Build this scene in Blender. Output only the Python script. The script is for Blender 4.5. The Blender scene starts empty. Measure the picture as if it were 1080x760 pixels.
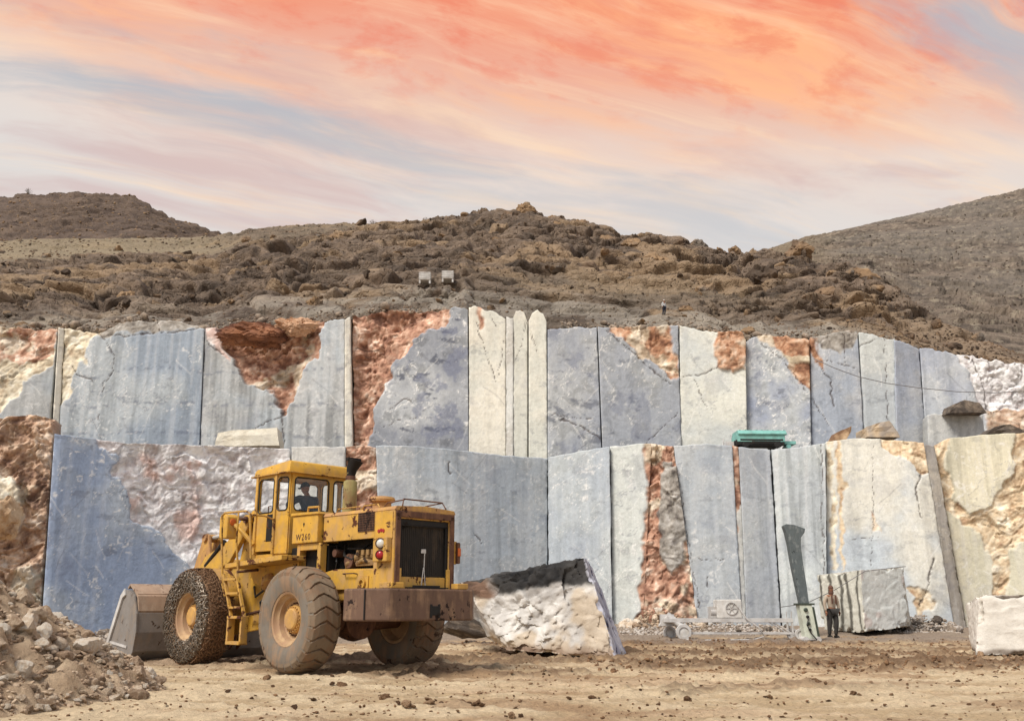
import bpy, bmesh, math, random
import numpy as np
from mathutils import Vector, Matrix
R = random.Random(7)
SC = bpy.context.scene
COL = SC.collection
# ------------------------------------------------------------------ camera
F = 1000.; CX = 540.; CY = 380.; TH = math.atan(262/1000.); CH = 1.07
st, ct = math.sin(TH), math.cos(TH)
cd = bpy.data.cameras.new('camera'); cam = bpy.data.objects.new('camera', cd); COL.objects.link(cam)
cd.sensor_fit = 'HORIZONTAL'; cd.sensor_width = 36; cd.lens = 36*F/1080
cd.clip_start = .1; cd.clip_end = 5000
cam.location = (0, 0, CH); cam.rotation_euler = (math.pi/2+TH, 0, 0)
SC.camera = cam
# ------------------------------------------------------------------ sky, sun, exposure
SC.view_settings.view_transform = 'Standard'; SC.view_settings.look = 'None'
SC.view_settings.exposure = 0.42; SC.view_settings.gamma = 1
W = bpy.data.worlds.new('World'); SC.world = W; W.use_nodes = True
SUN_EL = math.radians(50); SUN_AZ = math.radians(-138)      # azimuth measured from +Y clockwise
def lin(c):
    c = np.array(c, float)/255.
    return np.where(c <= .04045, c/12.92, ((c+.055)/1.055)**2.4)
class NT:
    """small helper to write node trees"""
    def __init__(s, tree):
        s.t = tree; s.n = tree.nodes; s.l = tree.links
    def node(s, typ, ins=None, **kw):
        n = s.n.new(typ)
        for k, v in kw.items(): setattr(n, k, v)
        for k, v in (ins or {}).items(): s.put(n.inputs[k], v)
        return n
    def put(s, sock, v):
        if hasattr(v, 'is_output') or isinstance(v, bpy.types.NodeSocket): s.l.new(v, sock)
        elif isinstance(v, (tuple, list, np.ndarray)):
            v = list(v)
            if len(sock.default_value) == 4 and len(v) == 3: v = v+[1]
            sock.default_value = v
        else: sock.default_value = v
    def math(s, op, a, b=0., c=0., clamp=False):
        n = s.n.new('ShaderNodeMath'); n.operation = op; n.use_clamp = clamp
        for i, v in enumerate((a, b, c)): s.put(n.inputs[i], v)
        return n.outputs[0]
    def vmath(s, op, a, b=(0, 0, 0)):
        n = s.n.new('ShaderNodeVectorMath'); n.operation = op
        s.put(n.inputs[0], a); s.put(n.inputs[1], b)
        return n.outputs[0]
    def mix(s, f, a, b, mode='MIX'):
        n = s.n.new('ShaderNodeMix'); n.data_type = 'RGBA'; n.blend_type = mode
        s.put(n.inputs['Factor'], f); s.put(n.inputs[6], a); s.put(n.inputs[7], b)
        return n.outputs[2]
    def noise(s, vec, scale, detail=4, rough=.55, dist=0., out=0):
        n = s.n.new('ShaderNodeTexNoise'); s.put(n.inputs['Vector'], vec)
        n.inputs['Scale'].default_value = scale; n.inputs['Detail'].default_value = detail
        n.inputs['Roughness'].default_value = rough; n.inputs['Distortion'].default_value = dist
        return n.outputs[out]
    def ramp(s, f, stops, interp='LINEAR'):
        n = s.n.new('ShaderNodeValToRGB'); s.put(n.inputs[0], f); e = n.color_ramp.elements
        n.color_ramp.interpolation = interp
        while len(e) < len(stops): e.new(.5)
        for i, (p, c) in enumerate(stops):
            e[i].position = p
            e[i].color = tuple(c)+(1,) if hasattr(c, '__len__') else (c, c, c, 1)
        return n.outputs[0]
    def map(s, v, a, b, c=0., d=1.):
        n = s.n.new('ShaderNodeMapRange'); s.put(n.inputs[0], v)
        for i, q in enumerate((a, b, c, d)): n.inputs[i+1].default_value = q
        n.interpolation_type = 'SMOOTHSTEP'
        return n.outputs[0]
def L3(*c): return tuple(float(v) for v in lin(c))
def build_sky():
    t = NT(W.node_tree); t.n.clear()
    sky = t.node('ShaderNodeTexSky', sky_type='NISHITA'); sky.sun_disc = False
    sky.sun_elevation = SUN_EL; sky.sun_rotation = SUN_AZ
    tc = t.node('ShaderNodeTexCoord').outputs['Generated']
    sep = t.node('ShaderNodeSeparateXYZ', {0: tc}); x, y, z = sep.outputs
    zc = t.math('MAXIMUM', z, .02)
    # cloud layer seen in perspective: direction projected on a high plane
    k = t.math('DIVIDE', 1., t.math('ADD', zc, .16))
    cx = t.math('MULTIPLY', x, k); cy = t.math('MULTIPLY', y, k)
    # streaks run from upper left down to the right
    a = t.math('ADD', t.math('MULTIPLY', cx, .93), t.math('MULTIPLY', cy, .37))
    b = t.math('ADD', t.math('MULTIPLY', cx, -.37), t.math('MULTIPLY', cy, .93))
    warp = t.noise(t.node('ShaderNodeCombineXYZ', {0: cx, 1: cy}).outputs[0], 1.4, 3, .5, out=1)
    wv = t.vmath('SCALE', t.vmath('SUBTRACT', warp, (.5, .5, .5)));
    wv.node.inputs['Scale'].default_value = .30
    def lay(sa, sb, sc, off, det=6, ro=.6, dist=.3):
        sb = sb*.72
        v = t.node('ShaderNodeCombineXYZ', {0: t.math('MULTIPLY', a, sa), 1: t.math('MULTIPLY', b, sb), 2: off}).outputs[0]
        return t.noise(t.vmath('ADD', v, wv), sc, det, ro, dist)
    big = lay(.45, 1.5, 1.5, 3.1, 5, .55, .5)
    fine = lay(.42, 2.1, 4.2, 9.3, 8, .62, .25)
    wisp = lay(.30, 3.4, 5.2, 5.7, 8, .62, .25)
    cells = lay(.9, 2.2, 9.0, 1.7, 6, .62, .15)
    # height colour
    e = t.math('ADD', z, t.math('MULTIPLY', t.math('SUBTRACT', big, .5), .16))
    e = t.math('ADD', e, t.math('MULTIPLY', x, .045))
    grad = t.ramp(e, [(.0, L3(214, 208, 204)), (.37, L3(218, 212, 208)), (.425, L3(226, 210, 200)), (.475, L3(228, 190, 172)),
                      (.525, L3(232, 166, 142)), (.575, L3(236, 146, 114)), (.63, L3(228, 144, 124)), (.78, L3(196, 174, 176)), (1., L3(176, 184, 198))])
    warm = t.math('MULTIPLY', t.map(fine, .47, .68), t.map(e, .40, .53))
    c = t.mix(t.math('MULTIPLY', warm, .75), grad, L3(254, 188, 138))
    yel = t.math('MULTIPLY', t.map(wisp, .46, .74), .55)
    c = t.mix(yel, c, L3(252, 218, 182))
    red = t.math('MULTIPLY', t.math('MULTIPLY', t.map(cells, .47, .66), t.map(e, .43, .54)), .52)
    c = t.mix(red, c, L3(230, 122, 98))
    mauve = t.math('MULTIPLY', t.map(lay(.4, 1.7, 3.0, 14.2), .50, .70), .5)
    c = t.mix(mauve, c, L3(196, 160, 160))
    gap = t.map(lay(.34, 2.1, 2.6, 23.5, 8, .62, .3), .48, .68)
    blue = t.mix(.80, t.mix(1., sky.outputs[0], (.10, .10, .10), 'MULTIPLY'), L3(186, 192, 198))
    c = t.mix(t.math('MULTIPLY', gap, t.map(z, .40, .50, .45, .85)), c, blue)
    # away from the sunset side and overhead the colour fades to pale neutral cloud
    front = t.math('MULTIPLY', t.map(y, -.05, .7), t.map(z, .84, .60))
    pale = t.mix(.28, L3(205, 205, 208), t.mix(1., sky.outputs[0], (.12, .12, .12), 'MULTIPLY'))
    pale = t.mix(t.math('MULTIPLY', t.map(fine, .45, .7), .35), pale, L3(226, 214, 206))
    c = t.mix(front, pale, c)
    below = t.map(z, .0, -.06)
    c = t.mix(below, c, L3(120, 110, 98))
    bg = t.node('ShaderNodeBackground', {'Color': c, 'Strength': .82})
    out = t.node('ShaderNodeOutputWorld'); t.l.new(bg.outputs[0], out.inputs[0])
build_sky()
sd = bpy.data.lights.new('sun', 'SUN'); sun = bpy.data.objects.new('sun', sd); COL.objects.link(sun)
sd.energy = 3.1; sd.angle = math.radians(20); sd.color = (1, .93, .83)
_d = Vector((math.sin(SUN_AZ)*math.cos(SUN_EL), math.cos(SUN_AZ)*math.cos(SUN_EL), math.sin(SUN_EL)))
sun.rotation_euler = _d.to_track_quat('Z', 'Y').to_euler()

# ------------------------------------------------------------------ helpers
def ray(px, py):
    u = (np.asarray(px, float)-CX)/F; v = (CY-np.asarray(py, float))/F
    return np.stack([u+0*v, ct-v*st+0*u, st+v*ct+0*u], -1)
def at(px, py, Y):
    """the point of the place at distance Y (m) that lies on that line of sight"""
    r = ray(px, py); return r*(np.asarray(Y, float)/r[..., 1])[..., None]+np.array([0, 0, CH])
def ss(x, a, b):
    t = np.clip((x-a)/(b-a), 0, 1); return t*t*(3-2*t)
def h3(i, j, k, s):
    n = (i.astype(np.int64)*374761393+j.astype(np.int64)*668265263+k.astype(np.int64)*1442695041+s*362437) & 0xffffffff
    n = ((n ^ (n >> 13))*1274126177) & 0xffffffff
    n = ((n ^ (n >> 15))*2246822519) & 0xffffffff
    n = n ^ (n >> 16)
    return (n/4294967296.).astype(np.float32)
def vnoise(p, s=0):
    sh = p.shape[:-1]; p = p.reshape(-1, 3); i = np.floor(p); f = (p-i).astype(np.float32); i = i.astype(np.int64)
    f = f*f*f*(f*(f*6-15)+10); o = np.zeros(len(p), np.float32)
    for a in (0, 1):
        for b in (0, 1):
            for c in (0, 1):
                w = (f[:, 0] if a else 1-f[:, 0])*(f[:, 1] if b else 1-f[:, 1])*(f[:, 2] if c else 1-f[:, 2])
                o += w*h3(i[:, 0]+a, i[:, 1]+b, i[:, 2]+c, s)
    return o.reshape(sh)*2-1
def fbm(p, o=4, s=0, g=.5, l=2.03):
    r = 0; a = 1.; t = 0
    for k in range(o):
        r = r+a*vnoise(p*l**k+k*17.3, s+k); t += a; a *= g
    return r/t*1.6
def facet(p, s=0, tilt=1.):
    """fractured rock: every cell gets its own tilted plane; returns height, gap to next cell, cell value"""
    sh = p.shape[:-1]; q = p.reshape(-1, 3); N = len(q)
    H = np.empty(N, np.float32); E = np.empty(N, np.float32); C = np.empty(N, np.float32)
    for a0 in range(0, N, 60000):
        x = q[a0:a0+60000]; i = np.floor(x).astype(np.int64)
        f1 = np.full(len(x), 9., np.float32); f2 = f1.copy(); hh = np.zeros(len(x), np.float32); cc = hh.copy()
        for dx in (-1, 0, 1):
            for dy in (-1, 0, 1):
                for dz in (-1, 0, 1):
                    I, J, K = i[:, 0]+dx, i[:, 1]+dy, i[:, 2]+dz
                    r0, r1, r2 = h3(I, J, K, s), h3(I, J, K, s+11), h3(I, J, K, s+23)
                    vx = (x[:, 0]-I-r0).astype(np.float32); vy = (x[:, 1]-J-r1).astype(np.float32); vz = (x[:, 2]-K-r2).astype(np.float32)
                    d = vx*vx+vy*vy+vz*vz
                    nr = d < f1
                    f2 = np.where(nr, f1, np.minimum(f2, d)); f1 = np.where(nr, d, f1)
                    g = (r1*7.13 % 1-.5)*vx+(r2*5.31 % 1-.5)*vy+(r0*9.7 % 1-.5)*vz
                    hh = np.where(nr, g*2*tilt+(r0*3.7 % 1-.5)*.6, hh); cc = np.where(nr, r2*8.9 % 1, cc)
        H[a0:a0+60000] = hh; E[a0:a0+60000] = np.sqrt(f2)-np.sqrt(f1); C[a0:a0+60000] = cc
    return H.reshape(sh), E.reshape(sh), C.reshape(sh)
def sdpoly(x, y, P):
    """signed distance to a polygon, positive inside"""
    P = np.array(P, float); d = np.full(x.shape, 1e9); ins = np.zeros(x.shape, bool)
    for a in range(len(P)):
        x1, y1 = P[a]; x2, y2 = P[(a+1) % len(P)]; ex, ey = x2-x1, y2-y1
        t = np.clip(((x-x1)*ex+(y-y1)*ey)/(ex*ex+ey*ey+1e-9), 0, 1)
        d = np.minimum(d, (x-x1-t*ex)**2+(y-y1-t*ey)**2)
        c = ((y1 > y) != (y2 > y)) & (x < (x2-x1)*(y-y1)/((y2-y1) if y2 != y1 else 1e-9)+x1)
        ins ^= c
    return np.sqrt(d)*np.where(ins, 1, -1)
def dline(x, y, P):
    d = np.full(x.shape, 1e9)
    for a in range(len(P)-1):
        x1, y1 = P[a]; x2, y2 = P[a+1]; ex, ey = x2-x1, y2-y1
        t = np.clip(((x-x1)*ex+(y-y1)*ey)/(ex*ex+ey*ey+1e-9), 0, 1)
        d = np.minimum(d, (x-x1-t*ex)**2+(y-y1-t*ey)**2)
    return np.sqrt(d)
def npmesh(name, V, Q, col=None, smooth=True):
    me = bpy.data.meshes.new(name); V = np.asarray(V, np.float32); Q = np.asarray(Q, np.int32); k = Q.shape[1]
    me.vertices.add(len(V)); me.vertices.foreach_set('co', V.ravel())
    me.loops.add(Q.size); me.polygons.add(len(Q))
    me.loops.foreach_set('vertex_index', Q.ravel()); me.polygons.foreach_set('loop_start', np.arange(0, Q.size, k, dtype=np.int32))
    me.update(calc_edges=True); me.validate()
    if col is not None:
        a = me.color_attributes.new('Col', 'FLOAT_COLOR', 'POINT')
        c = np.ones((len(V), 4), np.float32); c[:, :3] = col; a.data.foreach_set('color', c.ravel())
    if smooth: me.polygons.foreach_set('use_smooth', np.ones(len(Q), bool))
    return me
def gridq(r, c, o=0):
    i = np.arange(r*c).reshape(r, c)+o
    return np.stack([i[:-1, :-1], i[:-1, 1:], i[1:, 1:], i[1:, :-1]], -1).reshape(-1, 4)
def link(name, me, parent=None, m=None):
    o = bpy.data.objects.new(name, me); COL.objects.link(o)
    if parent: o.parent = parent
    if m is not None: me.materials.clear(); me.materials.append(m)
    return o
def tag(o, label=None, cat=None, group=None, kind=None):
    for k, v in (('label', label), ('category', cat), ('group', group), ('kind', kind)):
        if v: o[k] = v
    return o
def thing(name, label, cat, loc=(0, 0, 0), rz=0, group=None):
    o = bpy.data.objects.new(name, None); COL.objects.link(o); o.location = loc; o.rotation_euler = (0, 0, rz); o.empty_display_size = .3
    return tag(o, label, cat, group)
def obj(name, bm, m, parent=None, bevel=0., smooth=False, seg=2):
    bmesh.ops.remove_doubles(bm, verts=bm.verts, dist=1e-5)
    bmesh.ops.recalc_face_normals(bm, faces=bm.faces)
    if bevel:
        es = [e for e in bm.edges if len(e.link_faces) == 2 and e.calc_face_angle(0) > .6]
        bmesh.ops.bevel(bm, geom=es, offset=bevel, segments=seg, affect='EDGES', profile=.5, clamp_overlap=True)
    me = bpy.data.meshes.new(name); bm.to_mesh(me); bm.free()
    if smooth:
        me.polygons.foreach_set('use_smooth', np.ones(len(me.polygons), bool))
        if smooth != 'all': me.set_sharp_from_angle(angle=.6)
    return link(name, me, parent, m)
def NB(): return bmesh.new()
def box(bm, x0, x1, y0, y1, z0, z1, M=None):
    vs = [bm.verts.new(Vector((x, y, z)) if M is None else M @ Vector((x, y, z))) for x in (x0, x1) for y in (y0, y1) for z in (z0, z1)]
    for f in ((0, 1, 3, 2), (4, 6, 7, 5), (0, 4, 5, 1), (2, 3, 7, 6), (0, 2, 6, 4), (1, 5, 7, 3)): bm.faces.new([vs[i] for i in f])
    return bm
def prism(bm, pts, a, b, axis='y'):
    """polygon extruded along an axis; pts are (x,z) for y, (x,y) for z, (y,z) for x"""
    def P(p, t): return {'y': (p[0], t, p[1]), 'z': (p[0], p[1], t), 'x': (t, p[0], p[1])}[axis]
    A = [bm.verts.new(P(p, a)) for p in pts]; B = [bm.verts.new(P(p, b)) for p in pts]
    bm.faces.new(A); bm.faces.new(B[::-1])
    for i in range(len(pts)):
        j = (i+1) % len(pts); bm.faces.new([A[i], A[j], B[j], B[i]])
    return bm
def tube(bm, pts, r, n=8, cap=True):
    pts = [Vector(p) for p in pts]; rs = r if hasattr(r, '__len__') else [r]*len(pts); rings = []
    up = Vector((0, 0, 1))
    for i, p in enumerate(pts):
        d = (pts[min(i+1, len(pts)-1)]-pts[max(i-1, 0)]).normalized()
        a = d.cross(up)
        if a.length < .05: a = d.cross(Vector((1, 0, 0)))
        a.normalize(); b = d.cross(a)
        rings.append([bm.verts.new(p+(a*math.cos(t*2*math.pi/n)+b*math.sin(t*2*math.pi/n))*rs[i]) for t in range(n)])
    for A, B in zip(rings, rings[1:]):
        for t in range(n): bm.faces.new([A[t], A[(t+1) % n], B[(t+1) % n], B[t]])
    if cap: bm.faces.new(rings[0][::-1]); bm.faces.new(rings[-1])
    return bm
def lathe(bm, prof, n=48, M=None, closed=False):
    """profile (r, h) turned about local z"""
    rings = []
    for r, h in prof:
        rings.append([bm.verts.new((M or Matrix()) @ Vector((r*math.cos(t*2*math.pi/n), r*math.sin(t*2*math.pi/n), h))) for t in range(n)] if r > 1e-4
                     else [bm.verts.new((M or Matrix()) @ Vector((0, 0, h)))]*n)
    prs = list(zip(rings, rings[1:]))+([(rings[-1], rings[0])] if closed else [])
    for A, B in prs:
        for t in range(n):
            f = []
            for v in (A[t], A[(t+1) % n], B[(t+1) % n], B[t]):
                if v not in f: f.append(v)
            if len(f) > 2: bm.faces.new(f)
    return bm
def MY(x, y, z, sgn=1):   # turns local z of a lathe to +-y of the thing
    return Matrix.Translation((x, y, z)) @ Matrix.Rotation(-sgn*math.pi/2, 4, 'X')

# ------------------------------------------------------------------ materials
def new_mat(name):
    m = bpy.data.materials.new(name); m.use_nodes = True; t = NT(m.node_tree); t.n.clear()
    o = t.node('ShaderNodeOutputMaterial'); p = t.node('ShaderNodeBsdfPrincipled'); t.l.new(p.outputs[0], o.inputs[0])
    return m, t, p
def rock_mat(name, bump_scale, dist, rough=.9, use_col=True, cols=None, grain=.25, crackle=0.):
    m, t, p = new_mat(name); pos = t.node('ShaderNodeTexCoord').outputs['Object']
    n1 = t.noise(pos, bump_scale, 8, .65); n2 = t.noise(pos, bump_scale*6, 5, .7); n3 = t.noise(pos, bump_scale*.25, 3, .5)
    if use_col: c = t.node('ShaderNodeAttribute', attribute_name='Col').outputs[0]
    else:
        rnd = t.node('ShaderNodeObjectInfo').outputs['Random']
        f = t.math('ADD', t.math('MULTIPLY', n3, .9), t.math('MULTIPLY', t.math('SUBTRACT', rnd, .5), .55))
        c = t.ramp(f, [(.22+.5*i/(len(cols)-1), L3(*q)) for i, q in enumerate(cols)])
    g = t.math('ADD', t.math('MULTIPLY', t.math('SUBTRACT', n1, .5), grain*2.2), t.math('MULTIPLY', t.math('SUBTRACT', n2, .5), grain*1.6))
    c = t.mix(1., c, t.node('ShaderNodeCombineColor', {i: t.math('ADD', 1., g) for i in range(3)}).outputs[0], 'MULTIPLY')
    h = t.math('ADD', n1, t.math('MULTIPLY', n2, .35))
    if crackle:
        v = t.node('ShaderNodeTexVoronoi', {'Vector': t.vmath('ADD', pos, t.noise(pos, bump_scale*.7, 2, out=1)), 'Scale': bump_scale*.8}, feature='DISTANCE_TO_EDGE').outputs[0]
        h = t.math('ADD', h, t.math('MULTIPLY', t.map(v, 0, .12), crackle))
    b = t.node('ShaderNodeBump', {'Height': h, 'Distance': dist, 'Strength': 1.})
    t.put(p.inputs['Base Color'], c); t.put(p.inputs['Normal'], b.outputs[0]); p.inputs['Roughness'].default_value = rough
    p.inputs['Specular IOR Level'].default_value = .25
    return m
M_WALL = rock_mat('quarry_stone', 5., .028, .85, grain=.2)
M_HILL = rock_mat('hill_rock', 1.6, .34, .95, grain=.34, crackle=.22)
M_GRND = rock_mat('dirt', 15., .05, .95, grain=.5)
M_BOULD = rock_mat('boulder_rock', 1.3, .18, .95, use_col=False, cols=[(78, 66, 56), (118, 98, 80), (146, 120, 92), (112, 103, 94)], grain=.3, crackle=.3)
M_RUB = rock_mat('rubble_rock', 14., .03, .92, use_col=False, cols=[(154, 130, 108), (190, 168, 144), (210, 192, 170), (220, 210, 196)], grain=.25)
M_GREYR = rock_mat('grey_rubble', 10., .03, .92, use_col=False, cols=[(82, 74, 68), (124, 112, 100), (154, 138, 122), (184, 176, 168)], grain=.25)
M_CLOD = rock_mat('clod_earth', 22., .02, .95, use_col=False, cols=[(84, 62, 46), (116, 88, 64), (144, 114, 86), (172, 144, 116)], grain=.3)
M_CREAMR = rock_mat('cream_slab', 6., .03, .9, use_col=False, cols=[(184, 172, 150), (208, 200, 182), (220, 214, 198), (204, 198, 186)], grain=.2)
M_SLABR = rock_mat('tan_slab', 6., .03, .9, use_col=False, cols=[(120, 92, 70), (176, 148, 118), (196, 176, 150), (160, 150, 140)], grain=.25)
def paint(name, col, dust=(168, 128, 88), rust=(96, 52, 30), dusty=.45, rusty=.3, rough=.5, metal=0., scale=3., bump=.004, edge=.6):
    m, t, p = new_mat(name); tc = t.node('ShaderNodeTexCoord').outputs['Object']
    n1 = t.noise(tc, scale, 6, .62); n2 = t.noise(tc, scale*7, 6, .7); n3 = t.noise(t.vmath('MULTIPLY', tc, (1, 1, .18)), scale*3.2, 5, .6)
    c = t.mix(t.map(n1, .35, .7), L3(*col), L3(*[min(255, v*.84) for v in col]))
    d = t.math('MULTIPLY', t.map(t.math('ADD', t.math('MULTIPLY', n1, .55), t.math('MULTIPLY', n3, .45)), .62-.34*dusty, .74-.2*dusty), min(1, dusty*1.5))
    c = t.mix(d, c, L3(*dust))
    if edge > .1:
        bv = t.node('ShaderNodeBevel', {'Radius': .022}, samples=3).outputs[0]; dt = t.node('ShaderNodeVectorMath', {0: bv, 1: t.node('ShaderNodeNewGeometry').outputs['Normal']}, operation='DOT_PRODUCT').outputs['Value']
        ew = t.math('MULTIPLY', t.math('MULTIPLY', t.map(dt, .985, .93), t.map(n2, .40, .56)), edge)
    else: ew = 0.
    sp = t.map(t.math('ADD', t.math('MULTIPLY', n2, .28), t.math('MULTIPLY', t.noise(tc, scale*1.3, 5, .62), .72)), .665-.19*rusty, .70-.19*rusty)
    rf = t.math('MAXIMUM', sp, ew)
    c = t.mix(rf, c, t.mix(n2, L3(*rust), L3(*[v*.55 for v in rust])))
    t.put(p.inputs['Base Color'], c)
    t.put(p.inputs['Roughness'], t.math('ADD', rough, t.math('MULTIPLY', t.math('MAXIMUM', d, rf), .9-rough)))
    p.inputs['Metallic'].default_value = metal; p.inputs['Specular IOR Level'].default_value = .35
    t.put(p.inputs['Normal'], t.node('ShaderNodeBump', {'Height': t.math('SUBTRACT', n2, rf), 'Distance': bump*.35, 'Strength': .6}).outputs[0])
    return m
YEL_ = (206, 160, 62)
M_YEL = paint('yellow_paint', YEL_, dust=(184, 148, 96), dusty=.52, rusty=.36)
M_YELD = paint('dusty_yellow_paint', (196, 152, 78), dusty=.72, rusty=.5)
M_YELR = paint('worn_yellow_paint', (200, 156, 72), dust=(182, 146, 102), rusty=.62, dusty=.5)
M_RUSTY = paint('rusty_steel', (92, 62, 48), dust=(138, 100, 74), rust=(60, 36, 26), dusty=.5, rusty=.5, rough=.7, bump=.008)
M_BUMP = paint('bumper_steel', (106, 82, 68), dust=(158, 128, 102), rust=(48, 32, 26), dusty=.42, rusty=.5, rough=.65, bump=.01)
M_BUCK = paint('bucket_steel', (142, 137, 133), dust=(154, 140, 126), rust=(96, 76, 62), dusty=.45, rusty=.3, rough=.55, metal=.3, bump=.008)
M_BUCKT = paint('bucket_lip_steel', (160, 136, 116), dust=(176, 156, 136), rust=(126, 96, 80), dusty=.5, rusty=.45, rough=.7)
M_RIM = paint('rim_paint', (186, 156, 118), dust=(160, 128, 102), rust=(110, 72, 50), dusty=.6, rusty=.3, rough=.7)
M_HUB = paint('hub_paint', (200, 156, 88), dust=(176, 140, 102), rust=(110, 66, 40), dusty=.5, rusty=.25, rough=.65)
M_BLK = paint('black_iron', (26, 24, 23), dust=(70, 58, 48), rust=(40, 28, 22), dusty=.3, rusty=.3, rough=.6, edge=.2)
M_RAD = paint('radiator_core', (46, 42, 38), dust=(84, 72, 60), rust=(30, 26, 24), dusty=.4, rusty=.3, rough=.8, edge=0.)
M_TYRE = paint('tyre_rubber', (120, 112, 102), dust=(150, 122, 96), rust=(90, 74, 60), dusty=.52, rusty=.2, rough=.9, bump=.006)
M_TREAD = paint('tread_rubber', (126, 110, 92), dust=(138, 104, 78), rust=(80, 54, 38), dusty=.5, rusty=.4, rough=.95, bump=.012)
M_MUD = paint('muddy_rubber', (126, 100, 78), dust=(150, 120, 92), rust=(62, 42, 30), dusty=.5, rusty=.5, rough=.95, bump=.03, scale=6)
M_CHAIN = paint('chain_steel', (128, 118, 106), dust=(134, 108, 84), rust=(80, 56, 40), dusty=.35, rusty=.3, rough=.45, metal=.5, edge=0.)
M_CHAINM = paint('muddy_chain', (132, 104, 80), dust=(140, 108, 82), rust=(74, 50, 34), dusty=.6, rusty=.5, rough=.95, edge=0.)
M_ENG = paint('engine_paint', (150, 120, 78), dust=(120, 92, 64), rust=(60, 42, 30), dusty=.6, rusty=.6, rough=.7)
M_STACK = paint('exhaust_paint', (150, 140, 92), dust=(130, 104, 72), rust=(96, 66, 46), dusty=.6, rusty=.5, rough=.7)
M_SOOT = paint('sooty_steel', (24, 20, 19), rust=(50, 30, 24), dust=(40, 32, 28), dusty=.2, rusty=.3, rough=.8)
M_WHITE = paint('white_paint', (212, 210, 206), dust=(188, 180, 168), rust=(150, 130, 112), dusty=.35, rusty=.0, rough=.6)
M_GALV = paint('dusty_metal', (196, 194, 192), dust=(180, 172, 164), rust=(140, 124, 110), dusty=.4, rusty=.1, rough=.65)
M_TEAL = paint('teal_paint', (128, 184, 176), dust=(156, 184, 176), rust=(60, 90, 84), dusty=.3, rusty=.15, rough=.5)
M_GREEN = paint('pale_green_paint', (204, 210, 194), dust=(196, 194, 180), rust=(120, 124, 104), dusty=.35, rusty=.2, rough=.6)
M_DGREEN = paint('dark_green_paint', (62, 72, 62), dust=(90, 96, 76), rust=(40, 40, 30), dusty=.3, rusty=.2)
M_DSLAB = paint('dark_speckled_stone', (92, 100, 102), dust=(146, 152, 152), rust=(40, 46, 50), dusty=.4, rusty=.3, rough=.85, scale=5, bump=.01)
M_RUBH = paint('black_rubber', (34, 33, 32), dust=(90, 80, 70), dusty=.3, rusty=0., edge=0.)
M_JACK = paint('dark_jacket', (38, 44, 58), dust=(50, 54, 64), dusty=.2, rusty=0., rough=.9, edge=0.)
M_CAP = paint('dark_cap', (26, 27, 32), dust=(40, 40, 44), dusty=.2, rusty=0., rough=.9, edge=0.)
M_VEST = paint('beige_clothing', (176, 160, 142), dust=(150, 130, 110), rust=(92, 62, 52), dusty=.35, rusty=.2, rough=.95, edge=0.)
M_TROU = paint('dark_trousers', (58, 56, 54), dust=(84, 78, 72), dusty=.35, rusty=0., rough=.95, edge=0.)
M_SKIN = paint('skin', (150, 104, 78), dust=(140, 98, 76), dusty=.2, rusty=0., rough=.7, edge=0.)
M_HAIR = paint('dark_hair', (60, 42, 34), dust=(80, 56, 44), dusty=.3, rusty=0., rough=.9, edge=0.)
M_SCARF = paint('brown_scarf', (104, 74, 62), dust=(126, 98, 84), dusty=.3, rusty=0., rough=.95, edge=0.)
M_LSHIRT = paint('light_shirt', (196, 198, 200), dust=(170, 168, 164), dusty=.3, rusty=0., rough=.9, edge=0.)
M_CHALK = paint('cable_sheath', (120, 118, 120), dust=(150, 146, 142), dusty=.4, rusty=0., edge=0.)
M_SHRUB = paint('dry_twig', (96, 84, 62), dust=(120, 108, 80), dusty=.3, rusty=0., rough=.95, edge=0.)
M_SEAT = paint('black_vinyl', (30, 30, 32), dust=(60, 56, 52), dusty=.3, rusty=0., edge=0.)
def simple(name, col, rough=.4, metal=0., trans=0., alpha=1.):
    m, t, p = new_mat(name); p.inputs['Base Color'].default_value = L3(*col)+(1,)
    p.inputs['Roughness'].default_value = rough; p.inputs['Metallic'].default_value = metal
    p.inputs['Transmission Weight'].default_value = trans; p.inputs['Alpha'].default_value = alpha
    n = t.noise(t.node('ShaderNodeTexCoord').outputs['Object'], 20, 4)
    t.put(p.inputs['Roughness'], t.math('ADD', rough, t.math('MULTIPLY', n, .1)))
    return m
M_LENS = simple('lamp_lens', (210, 208, 200), .15, .2)
M_RED = simple('red_lens', (150, 24, 30), .25)
M_ORANGE = simple('orange_lens', (190, 96, 40), .3)
def glass_mat():
    m, t, p = new_mat('window_glass'); t.n.remove(p); out = [n for n in t.n if n.type == 'OUTPUT_MATERIAL'][0]
    tr = t.node('ShaderNodeBsdfTransparent', {0: (.985, .99, .99)}); gl = t.node('ShaderNodeBsdfGlossy', {'Roughness': .06, 'Color': (.9, .9, .9)})
    df = t.node('ShaderNodeBsdfDiffuse', {0: L3(190, 180, 165)})
    n = t.noise(t.node('ShaderNodeTexCoord').outputs['Object'], 5, 5)
    a = t.node('ShaderNodeMixShader', {0: t.math('MULTIPLY', t.map(n, .45, .75), .05), 1: tr.outputs[0], 2: df.outputs[0]})
    fr = t.math('ADD', .03, t.math('MULTIPLY', t.math('POWER', t.node('ShaderNodeLayerWeight', {0: .5}).outputs['Facing'], 4.), .5))
    b = t.node('ShaderNodeMixShader', {0: fr, 1: a.outputs[0], 2: gl.outputs[0]})
    t.l.new(b.outputs[0], out.inputs[0]); return m
M_GLASS = glass_mat()
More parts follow.
